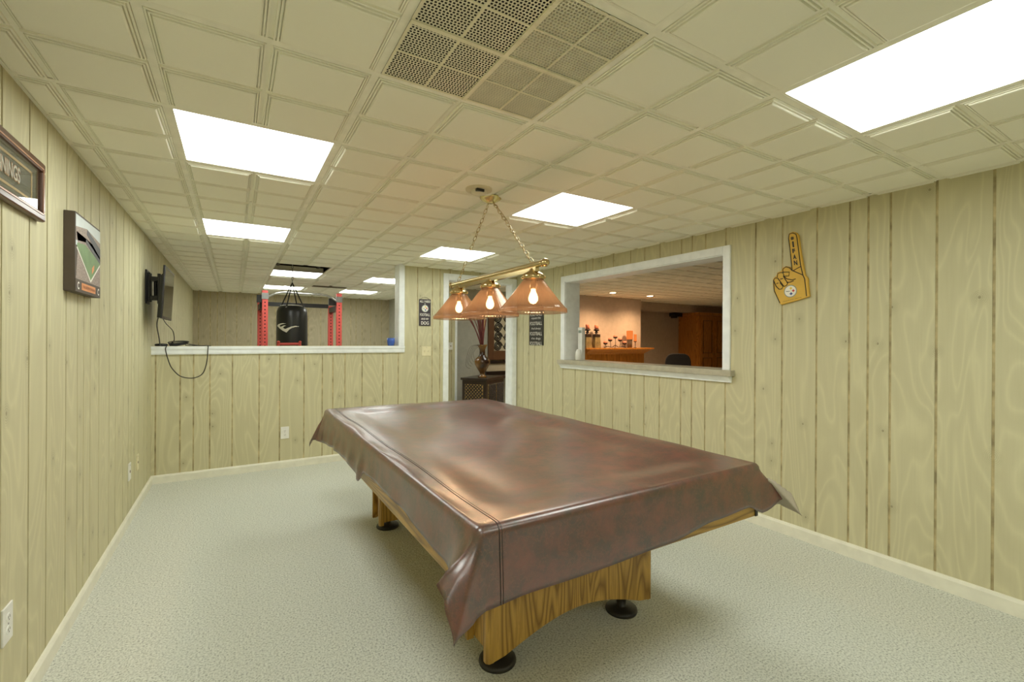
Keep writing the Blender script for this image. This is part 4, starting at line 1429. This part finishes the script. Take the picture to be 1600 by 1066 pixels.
def tower(x):
    T = thing('candle_stand', (x, 6.45, MZ), 'a', 'candle stand', 'tall stone-look candle stands on the mantel')
    mb = MB(); mb.hexa([(-.078, -.05, 0), (.078, -.05, 0), (.078, .05, 0), (-.078, .05, 0)], [(-.058, -.04, .20), (.058, -.04, .20), (.058, .04, .20), (-.058, .04, .20)])
    obj('stand_body', mb, flat('mottled_olive_stone', (.20, .15, .06), .6, speck=.3), T, local=True, bevel=.003)
    mb = MB(); mb.box(-.06, .06, -.042, .042, .20, .255)
    obj('stand_cap', mb, M['espresso'], T, local=True, bevel=.003)
    mb = MB(); mb.lathe([(.04, .255), (.018, .265), (.032, .29), (.018, .305), (.03, .318), (.055, .325), (.05, .345), (0, .345)], (0, 0, 0), 20)
    obj('candle_cup', mb, M['iron'], T, local=True)
    mb = MB(); mb.lathe([(0, .3455), (.037, .3455), (.038, .42), (.034, .43), (0, .425)], (0, 0, 0), 20)
    obj('candle', mb, M['rust'], T, local=True)
    return T
tw = tower(5.735)
tw['label'] = 'second candle stand from the left end of the mantel, nearer the candelabra'
dup(tw, (5.52, 6.45, MZ), 'candle stand at the left end of the mantel, half behind the white device', 'tall stone-look candle stands on the mantel')

T = thing('candelabra', (6.21, 6.45, MZ), 'low iron candelabra with five pink tealights on the mantel', 'candelabra')
mb = MB()
mb.tube(smooth([(5.93, 6.45, MZ + .012), (6.02, 6.45, MZ + .03), (6.12, 6.45, MZ + .012), (6.21, 6.45, MZ + .05), (6.30, 6.45, MZ + .012), (6.40, 6.45, MZ + .03), (6.49, 6.45, MZ + .012)], 6), .006, 6)
for x in (5.95, 6.2, 6.47): mb.lathe([(.02, 0), (.02, .006), (0, .006)], (x, 6.45, MZ), 12)
obj('base_scroll', mb, M['iron'], T)
for (x, h) in ((5.96, .06), (6.08, .12), (6.21, .175), (6.335, .12), (6.455, .06)):
    mb = MB(); mb.tube(smooth([(6.21 + (x - 6.21) * .9, 6.45, MZ + .02), (x, 6.44, MZ + .02 + h * .5), (x, 6.45, MZ + h)], 5), .005, 6)
    arm = obj('arm', mb, M['iron'], T)
    mb = MB(); mb.lathe([(.004, 0), (.035, .012), (.044, .038), (.040, .038), (.0, .02)], (x, 6.45, MZ + h), 16)
    obj('cup', mb, M['iron'], arm)
    mb = MB(); mb.lathe([(.0, .02), (.036, .022), (.038, .05), (.030, .068), (.0, .06)], (x, 6.45, MZ + h), 16)
    obj('candle', mb, M['rust'], arm)

T = thing('pillar_candle', (6.62, 6.46, MZ), 'glowing orange pillar candle on a short pot at the right end of the mantel', 'candle')
mb = MB(); mb.lathe([(0, 0), (.05, 0), (.048, .10), (.052, .15), (.055, .165), (0, .165)], (6.61, 6.47, MZ), 20)
obj('candle_pot', mb, flat('mottled_pot', (.12, .09, .06), .5), T)
mb = MB(); mb.lathe([(0, .1655), (.062, .1655), (.062, .32), (.055, .335), (0, .32)], (6.61, 6.47, MZ), 24)
obj('candle', mb, M['flame'], T)
T = thing('pillar_candle', (6.70, 6.42, MZ), 'smaller orange candle on a thin stemmed iron holder at the mantel end', 'candle')
mb = MB(); mb.lathe([(0, 0), (.03, 0), (.028, .006), (.006, .012), (.006, .11), (.034, .122), (.034, .13), (0, .13)], (6.70, 6.41, MZ), 20)
obj('candle_holder', mb, M['iron'], T)
mb = MB(); mb.lathe([(0, .1305), (.028, .1305), (.028, .265), (0, .26)], (6.70, 6.41, MZ), 20)
obj('candle', mb, M['flame'], T)

# white device on the counter
mb = MB()
mb.box(3.272, 3.318, 3.915, 3.985, 1.0785, 1.44); mb.lathe([(0, 0), (.036, 0), (.042, .03), (.036, .09), (.02, .12), (0, .12)], (3.262, 3.955, 1.0785), 20)
dv = single('door_phone', mb, M['plate'], (3.295, 3.95, 1.0785), 'narrow white upright device standing on the counter at the left jamb', 'device', bevel=.004)
mb = MB(); mb.box(-.024, -.0225, -.025, .025, .30, .33)
obj('display_window', mb, M['greyink'], dv, local=True)

# office chair behind the counter
T = thing('office_chair', (6.95, 5.6, 0), 'black office chair with rounded back behind the counter', 'chair')
mb = MB()
fd = Vector((math.sin(math.radians(51)), math.cos(math.radians(51)), 0)); rd = Vector((fd.y, -fd.x, 0))
poly = []
for k in range(48):
    a = 2 * PI * k / 48
    c_, s_ = math.cos(a), math.sin(a)
    poly.append((.225 * (1 if c_ > 0 else -1) * abs(c_) ** .55, .80 + .27 * (1 if s_ > 0 else -1) * abs(s_) ** .6))
mb.prism(poly, Vector((6.95, 5.6, 0)) - fd * .03, rd, Z, fd, .06)
obj('backrest', mb, flat('black_mesh_fabric', (.006, .006, .008), .8), T, bevel=.012)
mb = MB(); c5 = Vector((6.95, 5.6, 0)) - fd * .25
mb.prism([(.23 * math.copysign(abs(math.cos(a)) ** .6, math.cos(a)), .23 * math.copysign(abs(math.sin(a)) ** .6, math.sin(a))) for a in [2 * PI * k / 32 for k in range(32)]], c5 + Z * .44, rd, fd, Z, .07)
obj('seat', mb, flat('black_seat_fabric', (.008, .008, .01), .8), T, bevel=.012)
mb = MB(); mb.tube([c5 + Z * .06, c5 + Z * .44], .025, 12); mb.tube([Vector((6.95, 5.6, .60)) + fd * .03, Vector((6.95, 5.6, .42)) + fd * .02, c5 + Z * .43], .014, 8)
obj('gas_column', mb, M['iron'], T)
for k in range(5):
    a = 2 * PI * k / 5
    d_ = Vector((math.cos(a), math.sin(a), 0))
    mb = MB(); mb.tube([c5 + Z * .09, c5 + d_ * .28 + Z * .065], [.02, .014], 8); mb.lathe([(.001, -.012), (.026, -.012), (.026, .012), (.001, .012)], c5 + d_ * .28 + Z * .027, 14, axis='x')
    obj('base_arm', mb, M['black'], T)

# oak cabinets
T = thing('storage_cabinet', (10.4, 7.05, 0), 'tall honey oak cabinet with panel doors at the far right of the next room', 'cabinet')
mb = MB(); mb.box(9.1, 11.7, 6.75, 6.975, .08, 1.90); mb.box(9.13, 11.67, 6.78, 7.345, 0, 1.90)
obj('cabinet_body', mb, M['oak_far'], T, bevel=.003)
mb = MB(); mb.box(9.07, 11.73, 6.72, 7.345, 1.90, 1.96)
obj('cornice', mb, M['oak_far'], T, bevel=.004)
for k in range(5):
    a, b = 9.12 + k * .51, 9.12 + k * .51 + .49
    mb = MB(); mb.box(a, b, 6.728, 6.749, .12, 1.86)
    dr = obj('door', mb, M['oak_far'], T)
    for (c, d) in ((.22, .92), (1.02, 1.78)):
        mb = MB()
        for (e0, e1, f0, f1) in ((a + .08, b - .08, c, c + .018), (a + .08, b - .08, d - .018, d), (a + .08, a + .098, c, d), (b - .098, b - .08, c, d)):
            mb.box(e0, e1, 6.716, 6.729, f0, f1)
        obj('panel_moulding', mb, oak('dark_oak_moulding_%d' % 1, 'z', (.25, .10, .02), (.14, .05, .01)) if (k == 0 and c < .5) else bpy.data.materials['dark_oak_moulding_1'], dr)
    mb = MB(); hxp = b - .04 if k % 2 == 0 else a + .04
    mb.lathe([(.012, 0), (.012, -.02), (.001, -.024)], (hxp, 6.727, 1.0), 10, axis='y')
    obj('knob', mb, M['brass'], dr)
T = thing('wall_speaker', (8.85, 7.2, 1.9), 'small black speaker hung high on the wall left of the oak cabinet', 'speaker')
mb = MB(); mb.box(8.69, 8.96, 7.10, 7.26, 1.868, 1.955); mb.box(8.67, 8.76, 7.08, 7.2, 1.83, 1.90)
obj('speaker_box', mb, M['black'], T, bevel=.006)
mb = MB(); mb.tube([(8.9, 7.26, 1.92), (8.9, 7.349, 1.92)], .012, 8)
obj('bracket', mb, M['black'], T)
mb = MB(); mb.tube(smooth([(8.74, 7.2, 1.955), (8.74, 7.22, 2.0), (8.77, 7.24, 2.05), (8.78, 7.25, 2.145)]), .005, 5)
obj('wire', mb, M['cane'], T)

# recessed lamps of the far room
LAB = {0: 'left recessed ceiling lamp glowing over the mantel', 1: 'right recessed ceiling lamp glowing past the mantel wall corner'}
first = None
for k, (x, y) in enumerate([(5.70, 5.99), (6.68, 6.02)]):
    if first is None:
        T = thing('recessed_light', (x, y, 2.146), LAB[k], 'ceiling light', 'recessed lamps in the far room ceiling')
        mb = MB(); mb.lathe([(.055, -.004), (.085, -.006), (.088, 0), (.055, .0)], (0, 0, 0), 28, cap=False)
        obj('trim_ring', mb, M['brass'], T, local=True)
        mb = MB(); mb.lathe([(0, -.010), (.03, -.010), (.054, -.003), (.054, .0), (0, .0)], (0, 0, 0), 24)
        obj('bulb_face', mb, M['spot'], T, local=True)
        ld = bpy.data.lights.new('recessed_bulb', 'SPOT'); ld.energy = SPOT_POWER; ld.color = (1, .62, .33); ld.shadow_soft_size = .05
        ld.spot_size = math.radians(150); ld.spot_blend = .8
        lo = bpy.data.objects.new('recessed_bulb', ld); COL.objects.link(lo); lo.parent = T; lo.location = (0, 0, -.02)
        first = T
    else:
        dup(first, (x, y, 2.146), LAB[k], 'recessed lamps in the far room ceiling')
